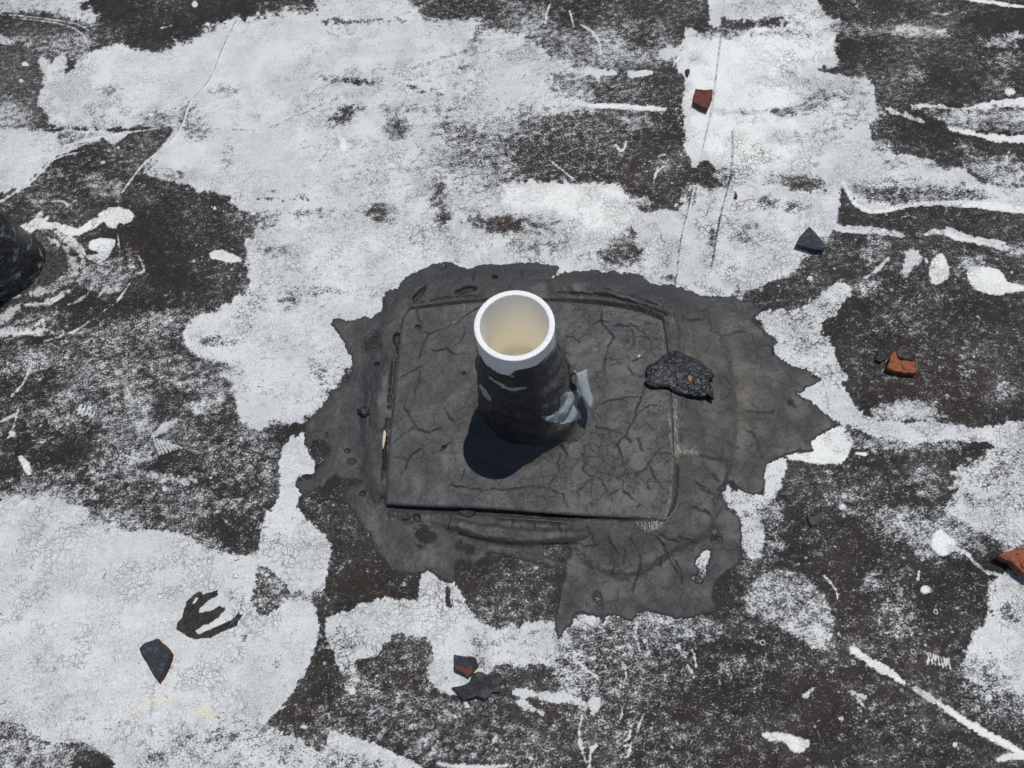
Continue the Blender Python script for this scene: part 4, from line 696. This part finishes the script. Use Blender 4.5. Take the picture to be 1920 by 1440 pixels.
    cen = co.mean(0)
    for k, (zz, ins) in enumerate([(.0085, .0006), (.0055, .0024), (.0015, .0034), (-.004, .0034)]):
        c = co[rim].copy(); dv = cen - c; dv[:, 2] = 0; dv /= np.linalg.norm(dv, axis=1)[:, None]
        c += dv * (ins + .0012 * (rs.rand(m, 1) - .5)); c[:, 2] = zz; rings.append(c)
    allc = np.concatenate([co] + rings); q2 = []
    prev = rim
    for k in range(4):
        cur = base + k * m + np.arange(m); q2.append(np.stack([prev, np.roll(prev, -1), np.roll(cur, -1), cur], -1)); prev = cur
    me = np_mesh('board', allc, np.concatenate([qd] + q2))
    at = np.zeros((len(allc), 4)); at[:len(co)] = np.stack([D, E, T2, A], -1); at[len(co):, 0] = .25  # sides coloured darker to deepen the shade of the edge gap
    set_attr(me, 'tar', at)
    link_mesh('board', me, MTAR, root)
    # crumbs of cement hanging from the front edge
    for (a, b_, w) in [(762, 968, 9), (876, 962, 16)]:
        c = G(a, b_, .006); lump('crumb', [(a - w, b_ - 4), (a, b_ - 6), (a + w, b_ - 3), (a + w * .7, b_ + 4), (a, b_ + 7), (a - w * .6, b_ + 4)], .004, .008, MCHAR, root, seed=a)
    return root

# ------------------------------------------------------------------ loose pieces
def lump(name, outline, zlow, ztop, mat, parent=None, seed=0, amp=.0008, center=None, tilt=(0, 0), n=56, rings=9, dome=0.0, jag=.0006, under=.0, flat=False):
    """a broken piece: irregular outline with its own thickness, rough top, real underside"""
    rs = np.random.RandomState(int(seed) % 9999); w = np.array([G(a, b, ztop)[:2] for a, b in outline], float)
    c = np.array(G(*center, ztop)[:2]) if center else w.mean(0)
    d = np.concatenate([[0], np.cumsum(np.hypot(*np.diff(np.vstack([w, w[:1]]), axis=0).T))]); ww = np.vstack([w, w[:1]])
    t = np.linspace(0, d[-1], n, endpoint=False)
    e = np.stack([np.interp(t, d, ww[:, 0]), np.interp(t, d, ww[:, 1])], -1)
    e += np.convolve(rs.randn(n + 2), [.3, .4, .3], 'valid')[:, None] * jag * (e - c) / np.linalg.norm(e - c, axis=1)[:, None]
    area = np.sum(e[:, 0] * np.roll(e[:, 1], -1) - np.roll(e[:, 0], -1) * e[:, 1])
    if area < 0: e = e[::-1]
    vs = []; fs = []
    def zat(p, base): return base + tilt[0] * (p[:, 0] - c[0]) + tilt[1] * (p[:, 1] - c[1])
    for k in range(1, rings + 1):
        s = k / rings; p = c + (e - c) * s
        z = zat(p, ztop) + amp * 2 * (fbm(p[:, 0] * 1e4, p[:, 1] * 1e4, 60, 4, seed % 7) - .5) + dome * (1 - s * s) - (.0006 if k == rings else 0)
        vs.append(np.column_stack([p, z]))
    mid = c + (e - c) * (1.0 - under * .4) + rs.randn(n, 2) * jag * .5
    vs.append(np.column_stack([mid, (zat(e, ztop) + np.maximum(zlow, zat(e, zlow))) / 2]))
    lowp = c + (e - c) * (1 - under); vs.append(np.column_stack([lowp, np.maximum(zlow - .002, zat(lowp, zlow) if tilt != (0, 0) else np.full(n, zlow))]))
    cz = float(zat(c[None], ztop)[0]) + dome; V = np.concatenate([[[c[0], c[1], cz]]] + vs + [[[c[0], c[1], zlow]]])
    bm = bmesh.new(); bv = [bm.verts.new(p) for p in V]; nr = len(vs)
    for i in range(n):
        j = (i + 1) % n; bm.faces.new((bv[0], bv[1 + i], bv[1 + j]))
        for k in range(nr - 1):
            a = 1 + k * n; bm.faces.new((bv[a + i], bv[a + n + i], bv[a + n + j], bv[a + j]))
        a = 1 + (nr - 1) * n; bm.faces.new((bv[a + i], bv[-1], bv[a + j]))
    bmesh.ops.recalc_face_normals(bm, faces=bm.faces)
    o3 = Vector((c[0], c[1], zlow)) if parent is None else Vector(parent.location)
    bmesh.ops.translate(bm, verts=bm.verts, vec=-o3)
    me = bpy.data.meshes.new(name); bm.to_mesh(me); bm.free()
    for p in me.polygons: p.use_smooth = not flat
    o = bpy.data.objects.new(name, me); COL.objects.link(o); me.materials.append(mat)
    if parent is not None: o.parent = parent
    else: o.location = o3
    return o

def build_debris():
    o = lump('clay_shard', [(1304, 166), (1320, 168), (1337, 167), (1335, 186), (1327, 204), (1312, 198), (1299, 190)], .002, .0105, MRUST, seed=11, jag=.0004, under=.05)
    tag(o, 'brown red broken clay chip lying on the white coating near the top right', 'clay chip', 'scattered shards')
    o = lump('tarred_shard', [(1518, 424), (1528, 434), (1541, 452), (1550, 463), (1546, 468), (1528, 469), (1508, 463), (1492, 459), (1499, 444)], .002, .010, MSLATE, seed=12, dome=.0035, jag=.0003, under=.12)
    tag(o, 'blue grey triangular tarred shard on the white coating edge at right', 'tarred shard', 'scattered shards')
    r = empty('orange_shard', G(1690, 690)); tag(r, 'bright orange broken clay piece with black crust on dark felt', 'clay chip', 'scattered shards')
    lump('clay', [(1672, 664), (1678, 658), (1683, 670), (1690, 676), (1700, 676), (1717, 679), (1722, 690), (1721, 699), (1708, 699), (1690, 698), (1676, 694), (1664, 690), (1668, 678)], .003, .0125, MORANGE, r, 13, center=(1684, 685), jag=.0005, under=.03)
    lump('crust', [(1680, 664), (1686, 652), (1700, 655), (1710, 652), (1713, 664), (1712, 677), (1700, 675), (1692, 674), (1685, 670)], .003, .0105, MCHAR, r, 14, dome=.002)
    lump('flake', [(1676, 662), (1684, 654), (1694, 646), (1697, 649), (1688, 657), (1681, 664)], .006, .011, MRUST, r, 15)
    o = lump('tar_crumb', [(1644, 666), (1648, 655), (1652, 654), (1656, 665), (1666, 664), (1664, 672), (1652, 678), (1643, 674)], .001, .007, MCHAR, seed=16)
    tag(o, 'small black crumb with a reddish edge just left of the orange clay piece', 'tar crumb')
    o = lump('orange_shard', [(1874, 1042), (1890, 1034), (1912, 1028), (1960, 1026), (1975, 1060), (1960, 1082), (1935, 1084), (1915, 1070), (1897, 1052), (1885, 1048)], .006, .019, MORANGE, seed=17, tilt=(.05, .0), under=.03)
    tag(o, 'thick orange clay shard cut off by the right edge of the picture', 'clay chip', 'scattered shards')
    r = empty('kite_shard', G(290, 1240)); tag(r, 'kite shaped dark tarred shard with rusty edge on the lower left white coating', 'tarred shard', 'scattered shards')
    lump('tar_face', [(292, 1198), (300, 1208), (312, 1218), (319, 1228), (312, 1246), (302, 1266), (296, 1278), (286, 1264), (276, 1246), (266, 1230), (260, 1216), (270, 1206)], .004, .0095, MSLATE, r, 18, jag=.0004)
    lump('clay_edge', [(294, 1197), (303, 1206), (315, 1216), (322, 1228), (315, 1249), (305, 1269), (297, 1281), (287, 1262), (278, 1244), (268, 1226), (262, 1216), (272, 1208)], .0005, .0065, MRUST, r, 19, jag=.0003)
    r = empty('corner_shard', G(872, 1250)); tag(r, 'grey and rust shard standing on white coating beside the black flake at bottom middle', 'clay chip', 'scattered shards')
    lump('slate_face', [(851, 1227), (872, 1231), (882, 1242), (890, 1256), (886, 1262), (878, 1270), (862, 1262), (851, 1256)], .002, .0085, MSLATE, r, 20, jag=.0003)
    lump('dark_face', [(868, 1230), (885, 1231), (892, 1233), (897, 1246), (893, 1254), (888, 1256), (882, 1242)], .001, .006, MCHAR, r, 21, jag=.0003)
    lump('rust_stain', [(853, 1246), (866, 1252), (884, 1253), (887, 1260), (880, 1267), (864, 1259), (854, 1254)], .003, .0094, MRUST, r, 22, jag=.0003)
    o = lump('tar_flake', [(846, 1289), (864, 1286), (882, 1278), (885, 1262), (896, 1259), (910, 1262), (922, 1266), (934, 1262), (940, 1266), (942, 1280), (934, 1286), (938, 1296), (924, 1300), (912, 1312), (894, 1306), (868, 1315), (856, 1300)], .001, .0068, MCHAR, seed=23, center=(900, 1285), amp=.002, jag=.001)
    tag(o, 'jagged black flake of old tar beside the grey and rust shard at bottom middle', 'tar flake')
    r = empty('tar_clod', G(1275, 705, .01)); tag(r, 'burnt looking black clod of cracked tar on the right edge of the board', 'tar clod')
    body = [(1209, 714), (1212, 700), (1211, 690), (1220, 683), (1232, 678), (1240, 668), (1254, 662), (1266, 658), (1280, 661), (1296, 668), (1312, 676), (1326, 688), (1342, 704), (1330, 712), (1334, 722), (1341, 734), (1338, 748), (1330, 738), (1316, 744), (1300, 742), (1282, 740), (1266, 734), (1258, 726), (1240, 724), (1224, 726), (1214, 720)]
    lump('crust', body, .010, .0185, MCLOD, r, 24, center=(1270, 702), amp=.0030, n=110, rings=26, dome=.006, jag=.0012, under=.03, flat=False)
    lump('clay_speck', [(1290, 704), (1296, 703), (1298, 712), (1293, 716), (1290, 711)], .020, .0258, MTAN, r, 25, n=20, rings=3)
    o = lump('tar_crumb', [(668, 768), (674, 764), (684, 759), (692, 766), (692, 774), (684, 781), (676, 778)], .004, .011, MCLOD, seed=26, dome=.003, amp=.002); tag(o, 'small black crumb of tar on the cement left of the board', 'tar crumb')
    o = lump('clay_crumb', [(1379, 358), (1383, 366), (1382, 371), (1376, 370)], .001, .004, MRUST, seed=27, n=20, rings=3); tag(o, 'tiny red clay crumb on the white coating below the brown red chip', 'clay crumb')
    o = lump('tar_crumb', [(1285, 131), (1290, 128), (1294, 131), (1293, 137), (1289, 143), (1286, 138)], .0005, .004, MCHAR, seed=28, n=24, rings=4, dome=.001); tag(o, 'black drop of tar on the white coating left above the brown red chip', 'tar crumb')
    o = lump('wood_sliver', [(717, 842), (717, 822), (719, 807), (722, 806), (724, 812), (722, 826), (719, 840)], .006, .0085, MWOOD, seed=29, n=30, rings=4, jag=.0001); tag(o, 'pale sliver of wood stuck in the gap at the left edge of the board', 'wood sliver')
    o = lump('wood_sliver', [(1194, 668), (1200, 664), (1202, 667), (1196, 671)], .010, .0125, MWOOD, seed=30, n=20, rings=3, jag=.0001); tag(o, 'tiny pale splinter lying on the board left above the black clod', 'wood sliver')
    o = lump('tar_crumb', [(1516, 970), (1526, 968), (1538, 960), (1550, 962), (1536, 976), (1524, 988), (1518, 982)], .0, .0035, MDULL, seed=31, n=30, rings=4); tag(o, 'small flat dull brown crumb on dark felt right below the cement patch', 'tar crumb')

def mat_clod():
    m = NT('burnt_tar'); w = m.warp(0.003, 200); e = m.voro(105, 'DISTANCE_TO_EDGE', w)
    k = m.math('MULTIPLY', m.ramp(e.outputs['Distance'], 0, .10, 1, 0), m.ramp(m.noise(40, 2, .5), .35, .55))
    col = m.mix(m.ramp(m.noise(260, 4, .7), .4, .68), (.010, .011, .013), (.036, .038, .044)); col = m.mix(k, col, (.003, .003, .003))
    h = m.math('ADD', m.math('MULTIPLY', k, -.8), m.noise(240, 5, .65))
    return m.done(col, m.ramp(m.noise(300, 3, .6), .35, .65, .30, .62), m.bump(h, .0018, .7), .5)
MCLOD = mat_clod(); MDULL = mat_rock('dull_brown', (.045, .036, .028), (.085, .07, .055), None, 300)

# ------------------------------------------------------------------ the vent pipe
HP = 0.249; RO = 0.0889 / 2; RI = RO - 0.0066
def lathe(name, prof, mat, parent, n=128, loc=(0, 0, 0), rough=0.0, wob=0.0):
    bm = bmesh.new(); rs = random.Random(4); rows = []
    for (r, z) in prof:
        rows.append([bm.verts.new(((r + rs.uniform(-rough, rough)) * math.cos(2 * math.pi * i / n), (r + rs.uniform(-rough, rough)) * math.sin(2 * math.pi * i / n), z)) for i in range(n)])
    for a, b in zip(rows, rows[1:]):
        for i in range(n):
            j = (i + 1) % n; f = bm.faces.new((a[i], a[j], b[j], b[i])); f.smooth = True
    bmesh.ops.recalc_face_normals(bm, faces=bm.faces)
    me = bpy.data.meshes.new(name); bm.to_mesh(me); bm.free()
    return link_mesh(name, me, mat, parent)
def build_pipe():
    root = empty('vent_pipe', (0, 0, 0)); tag(root, 'open white plastic vent pipe with torn black tarred wrap on the board', 'vent pipe')
    lathe('pipe', [(RO, .0), (RO, HP - .0012)], MPVC, root)
    rm = NT('sawn_white_plastic'); rm = rm.done(rm.mix(rm.ramp(rm.noise(300, 4, .7), .54, .70, 0, .6), (.72, .73, .73), (.42, .41, .38)), .5, rm.bump(rm.noise(500, 3, .7), .0006, .6), .4)
    lathe('rim', [(RO, HP - .0012), (RO - .0002, HP - .0003), (RO - .0009, HP), (RI + .0009, HP), (RI + .0002, HP - .0004), (RI, HP - .0014)], rm, root, rough=.00016, n=200)
    bore = lathe('bore', [(RI, HP - .0014), (RI, .18), (RI, .15), (RI, .1195), (.001, .119)], MBORE, root)  # bore floor is added, out of view, to bounce sunlight up the walls
    # cone of tarred fabric
    n, mz = 420, 200; th = np.linspace(0, 2 * np.pi, n, endpoint=False); tz = np.linspace(0, 1, mz)
    TH, TZ = np.meshgrid(th, tz); TH = TH.ravel(); TZ = TZ.ravel()      # TZ 0 = base, 1 = upper hem
    deg = np.degrees(TH) % 360
    # hem height round the pipe (0 = +x, 90 = away from camera, 270 = towards camera)
    kd = np.array([0, 20, 60, 100, 150, 180, 200, 215, 235, 250, 260, 270, 290, 310, 330, 345, 360]); kh = np.array([.194, .175, .160, .165, .180, .198, .212, .210, .212, .211, .221, .227, .2245, .226, .221, .211, .194])
    hem = np.interp(deg, kd, kh) + .004 * (vnoise(np.degrees(TH) % 360, 0 * TH, 11, 3) - .5) + .0035 * (vnoise(deg, 0 * deg, 4, 5) - .5)
    z = .004 + (hem - .004) * TZ
    right = .5 + .5 * np.cos(TH - math.radians(-10))
    zz = np.clip(1 - z / .20, 0, 1)
    kr_d = np.array([0, 40, 90, 140, 180, 220, 270, 320, 360]); kr_v = np.array([.037, .026, .012, .008, .008, .006, .010, .030, .037])
    spread = np.interp(deg, kr_d, kr_v)
    R = RO + .0020 + spread * zz ** 1.3 + .0035 * sstep(0, .25, zz) + .016 * sstep(.10, 0, TZ) ** 1.5 * (.35 + fbm(TH * 30, 0 * TH, 14, 3, 88))
    seam_u = TH * 60; fold = fbm(TH * 60 + z * 260, z * 900 - TH * 25, 9, 4, 71, .55)
    R += .0034 * (fold - .5) * sstep(.985, .85, TZ) + .0030 * (fbm(TH * 26 + z * 200, z * 420 - TH * 10, 14, 2, 79) - .5) + .003 * (fbm(TH * 40, z * 300, 14, 3, 75) - .5) * zz
    # diagonal folds on the right flank
    R += .0016 * np.sin((z * 190 + TH * 5 + 3 * fbm(TH * 20, z * 150, 12, 2, 80))) * sstep(.0, .2, zz) * right + .010 * (fbm(TH * 14, z * 130, 7, 3, 89) - .5) * sstep(.0, .3, zz) + .0085 * (fbm(TH * 22 + z * 330, z * 300 - TH * 26, 13, 2, 86) - .5) * right * sstep(.0, .2, zz)
    P = np.zeros_like(z); S = np.zeros_like(z); D = np.zeros_like(z)
    X = R * np.cos(TH); Y = R * np.sin(TH)
    # where the photo shows bare metal and plastic: surveyed on the cone itself
    c = [WM[0][i] * (X + FOOT[0]) + WM[1][i] * (Y + FOOT[1]) + WM[2][i] * (z - H) for i in range(3)]; uu = CX + FPX * c[0] / -c[2]; vv = CY - FPX * c[1] / -c[2]
    front = (np.cos(TH) * (-FOOT[0] - X) + np.sin(TH) * (-FOOT[1] - Y) + .2 * (H - z)) > 0
    F = Field(uu, vv, fbm(uu, vv, 8, 3, 77, .6))
    for kind, p, w in [('l', [(918, 708), (930, 716), (944, 724), (958, 730), (972, 729), (986, 727)], 6), ('l', [(901, 724), (906, 732), (912, 740), (918, 750)], 9), ('l', [(948, 700), (952, 704), (962, 706)], 4),
                       ('p', [(1016, 782), (1030, 780), (1044, 772), (1050, 764), (1052, 745), (1062, 736), (1074, 732), (1084, 726), (1090, 738), (1086, 752), (1082, 760), (1086, 772), (1090, 784), (1076, 790), (1060, 795), (1040, 793), (1026, 790)], 0)]:
        i, k = (F.mask_line(smooth_pts(p), w, 1.2, 1.0) if kind == 'l' else F.mask_poly(p, 1.2, 2.5)); k = k * front[i]; P[i] = np.maximum(P[i], k)
    S = sstep(-.1, .6, np.cos(TH - math.radians(5))) * .95  # right flank painted lighter, as if the sun lit it
    S = np.maximum(S, .15)
    col = np.stack([X, Y, z], -1); idx = np.arange(n * mz).reshape(mz, n)
    q = np.stack([idx[:-1], np.roll(idx[:-1], -1, 1), np.roll(idx[1:], -1, 1), idx[1:]], -1).reshape(-1, 4)
    # hem closes on to the pipe
    lip = np.stack([(RO - .0004) * np.cos(th), (RO - .0004) * np.sin(th), col[idx[-1], 2] + .0006], -1); b0 = len(col)
    li = b0 + np.arange(n); q = np.concatenate([q, np.stack([idx[-1], np.roll(idx[-1], -1), np.roll(li, -1), li], -1)])
    me = np_mesh('tarred_wrap', np.concatenate([col, lip]), q)
    at = np.zeros((b0 + n, 4)); at[:b0] = np.stack([P, S, D, np.ones_like(P)], -1); at[b0:, 1] = .3; set_attr(me, 'wrap', at)
    link_mesh('tarred_wrap', me, MWRAP, root)
    # flap of bare metal collar standing off the right side
    m = NT('galvanised_metal'); cl = m.mix(m.ramp(m.noise(240, 4, .7, m.stretch(1, 1, .15)), .3, .7), (.26, .29, .29), (.42, .46, .46)); cl = m.mix(m.ramp(m.noise(500, 3, .7), .62, .7), cl, (.62, .64, .64))
    metal = m.done(cl, .45, m.bump(m.noise(300, 3, .6), .0005, .5), .5)
    bm = bmesh.new(); g = []
    na, nb = 16, 18
    for a in range(na):
        row = []
        for b in range(nb):
            t = a / (na - 1); s = b / (nb - 1)
            ang = math.radians(-4 + 34 * (s - .5) * (1 - .62 * t)); top = .094 - .030 * abs(s - .5) ** 1.3 * 2; bot = .028 + .006 * math.sin(9 * s) + .01 * (s > .8) * (s - .8) * 5
            zc = bot + (top - bot) * t + .030; r = .0925 - .024 * t ** .8 + .002 * math.sin(6 * s)
            row.append(bm.verts.new((r * math.cos(ang), r * math.sin(ang), zc)))
        g.append(row)
    for a in range(na - 1):
        for b in range(nb - 1):
            f = bm.faces.new((g[a][b], g[a][b + 1], g[a + 1][b + 1], g[a + 1][b])); f.smooth = True
    me = bpy.data.meshes.new('metal_flap'); bm.to_mesh(me); bm.free(); o = link_mesh('metal_flap', me, metal, root)
    md = o.modifiers.new('thickness', 'SOLIDIFY'); md.thickness = .0016
    return root

def build_left_pipe():
    base = G(6, 500); root = empty('tarred_pipe', base); tag(root, 'thick black tarred pipe smeared with white paint at the left edge', 'vent pipe')
    n, mz = 160, 120; th = np.linspace(0, 2 * np.pi, n, endpoint=False); z = np.linspace(-.003, .30, mz)
    TH, Z = np.meshgrid(th, z); TH, Z = TH.ravel(), Z.ravel()
    R = .061 + .008 * np.exp(-np.clip(Z, 0, 1) / .05) + .006 * (fbm(TH * 30, Z * 500, 20, 4, 81) - .5) + .002 * (fbm(TH * 60, Z * 1500, 10, 3, 83) - .5)
    co = np.stack([R * np.cos(TH), R * np.sin(TH), Z], -1); idx = np.arange(n * mz).reshape(mz, n)
    q = np.stack([idx[:-1], np.roll(idx[:-1], -1, 1), np.roll(idx[1:], -1, 1), idx[1:]], -1).reshape(-1, 4)
    me = np_mesh('pipe_shell', co, q); m = NT('smeared_tar')
    k = m.ramp(m.noise(34, 6, .72, m.stretch(1, 1, 2.2, vec=m.warp(.04, 14)), .6), .52, .66, 0, .85)
    cl = m.mix(k, m.mix(m.ramp(m.noise(200, 4, .7), .4, .7), (.010, .011, .012), (.035, .035, .036)), (.30, .34, .38))
    me_mat = m.done(cl, .24, m.bump(m.noise(60, 6, .65), .005, .8), .5)
    o = bpy.data.objects.new('pipe_shell', me); COL.objects.link(o); me.materials.append(me_mat); o.parent = root
    bm = bmesh.new(); rim = [bm.verts.new((  .059 * math.cos(a),   .059 * math.sin(a), .3)) for a in np.linspace(0, 2 * math.pi, 64, endpoint=False)]
    inn = [bm.verts.new((.052 * math.cos(a), .052 * math.sin(a), .3)) for a in np.linspace(0, 2 * math.pi, 64, endpoint=False)]
    low = [bm.verts.new((.052 * math.cos(a), .052 * math.sin(a), .05)) for a in np.linspace(0, 2 * math.pi, 64, endpoint=False)]
    for i in range(64):
        j = (i + 1) % 64; bm.faces.new((rim[i], rim[j], inn[j], inn[i])); bm.faces.new((inn[i], inn[j], low[j], low[i]))
    me = bpy.data.meshes.new('pipe_mouth'); bm.to_mesh(me); bm.free(); o = bpy.data.objects.new('pipe_mouth', me); COL.objects.link(o); me.materials.append(me_mat); o.parent = root

import time as _t
_t0 = _t.time()
build_roof(); print('roof', _t.time() - _t0)
build_tar(); build_board(); print('tar', _t.time() - _t0)
build_pipe(); build_left_pipe(); build_debris()
print('all', _t.time() - _t0)
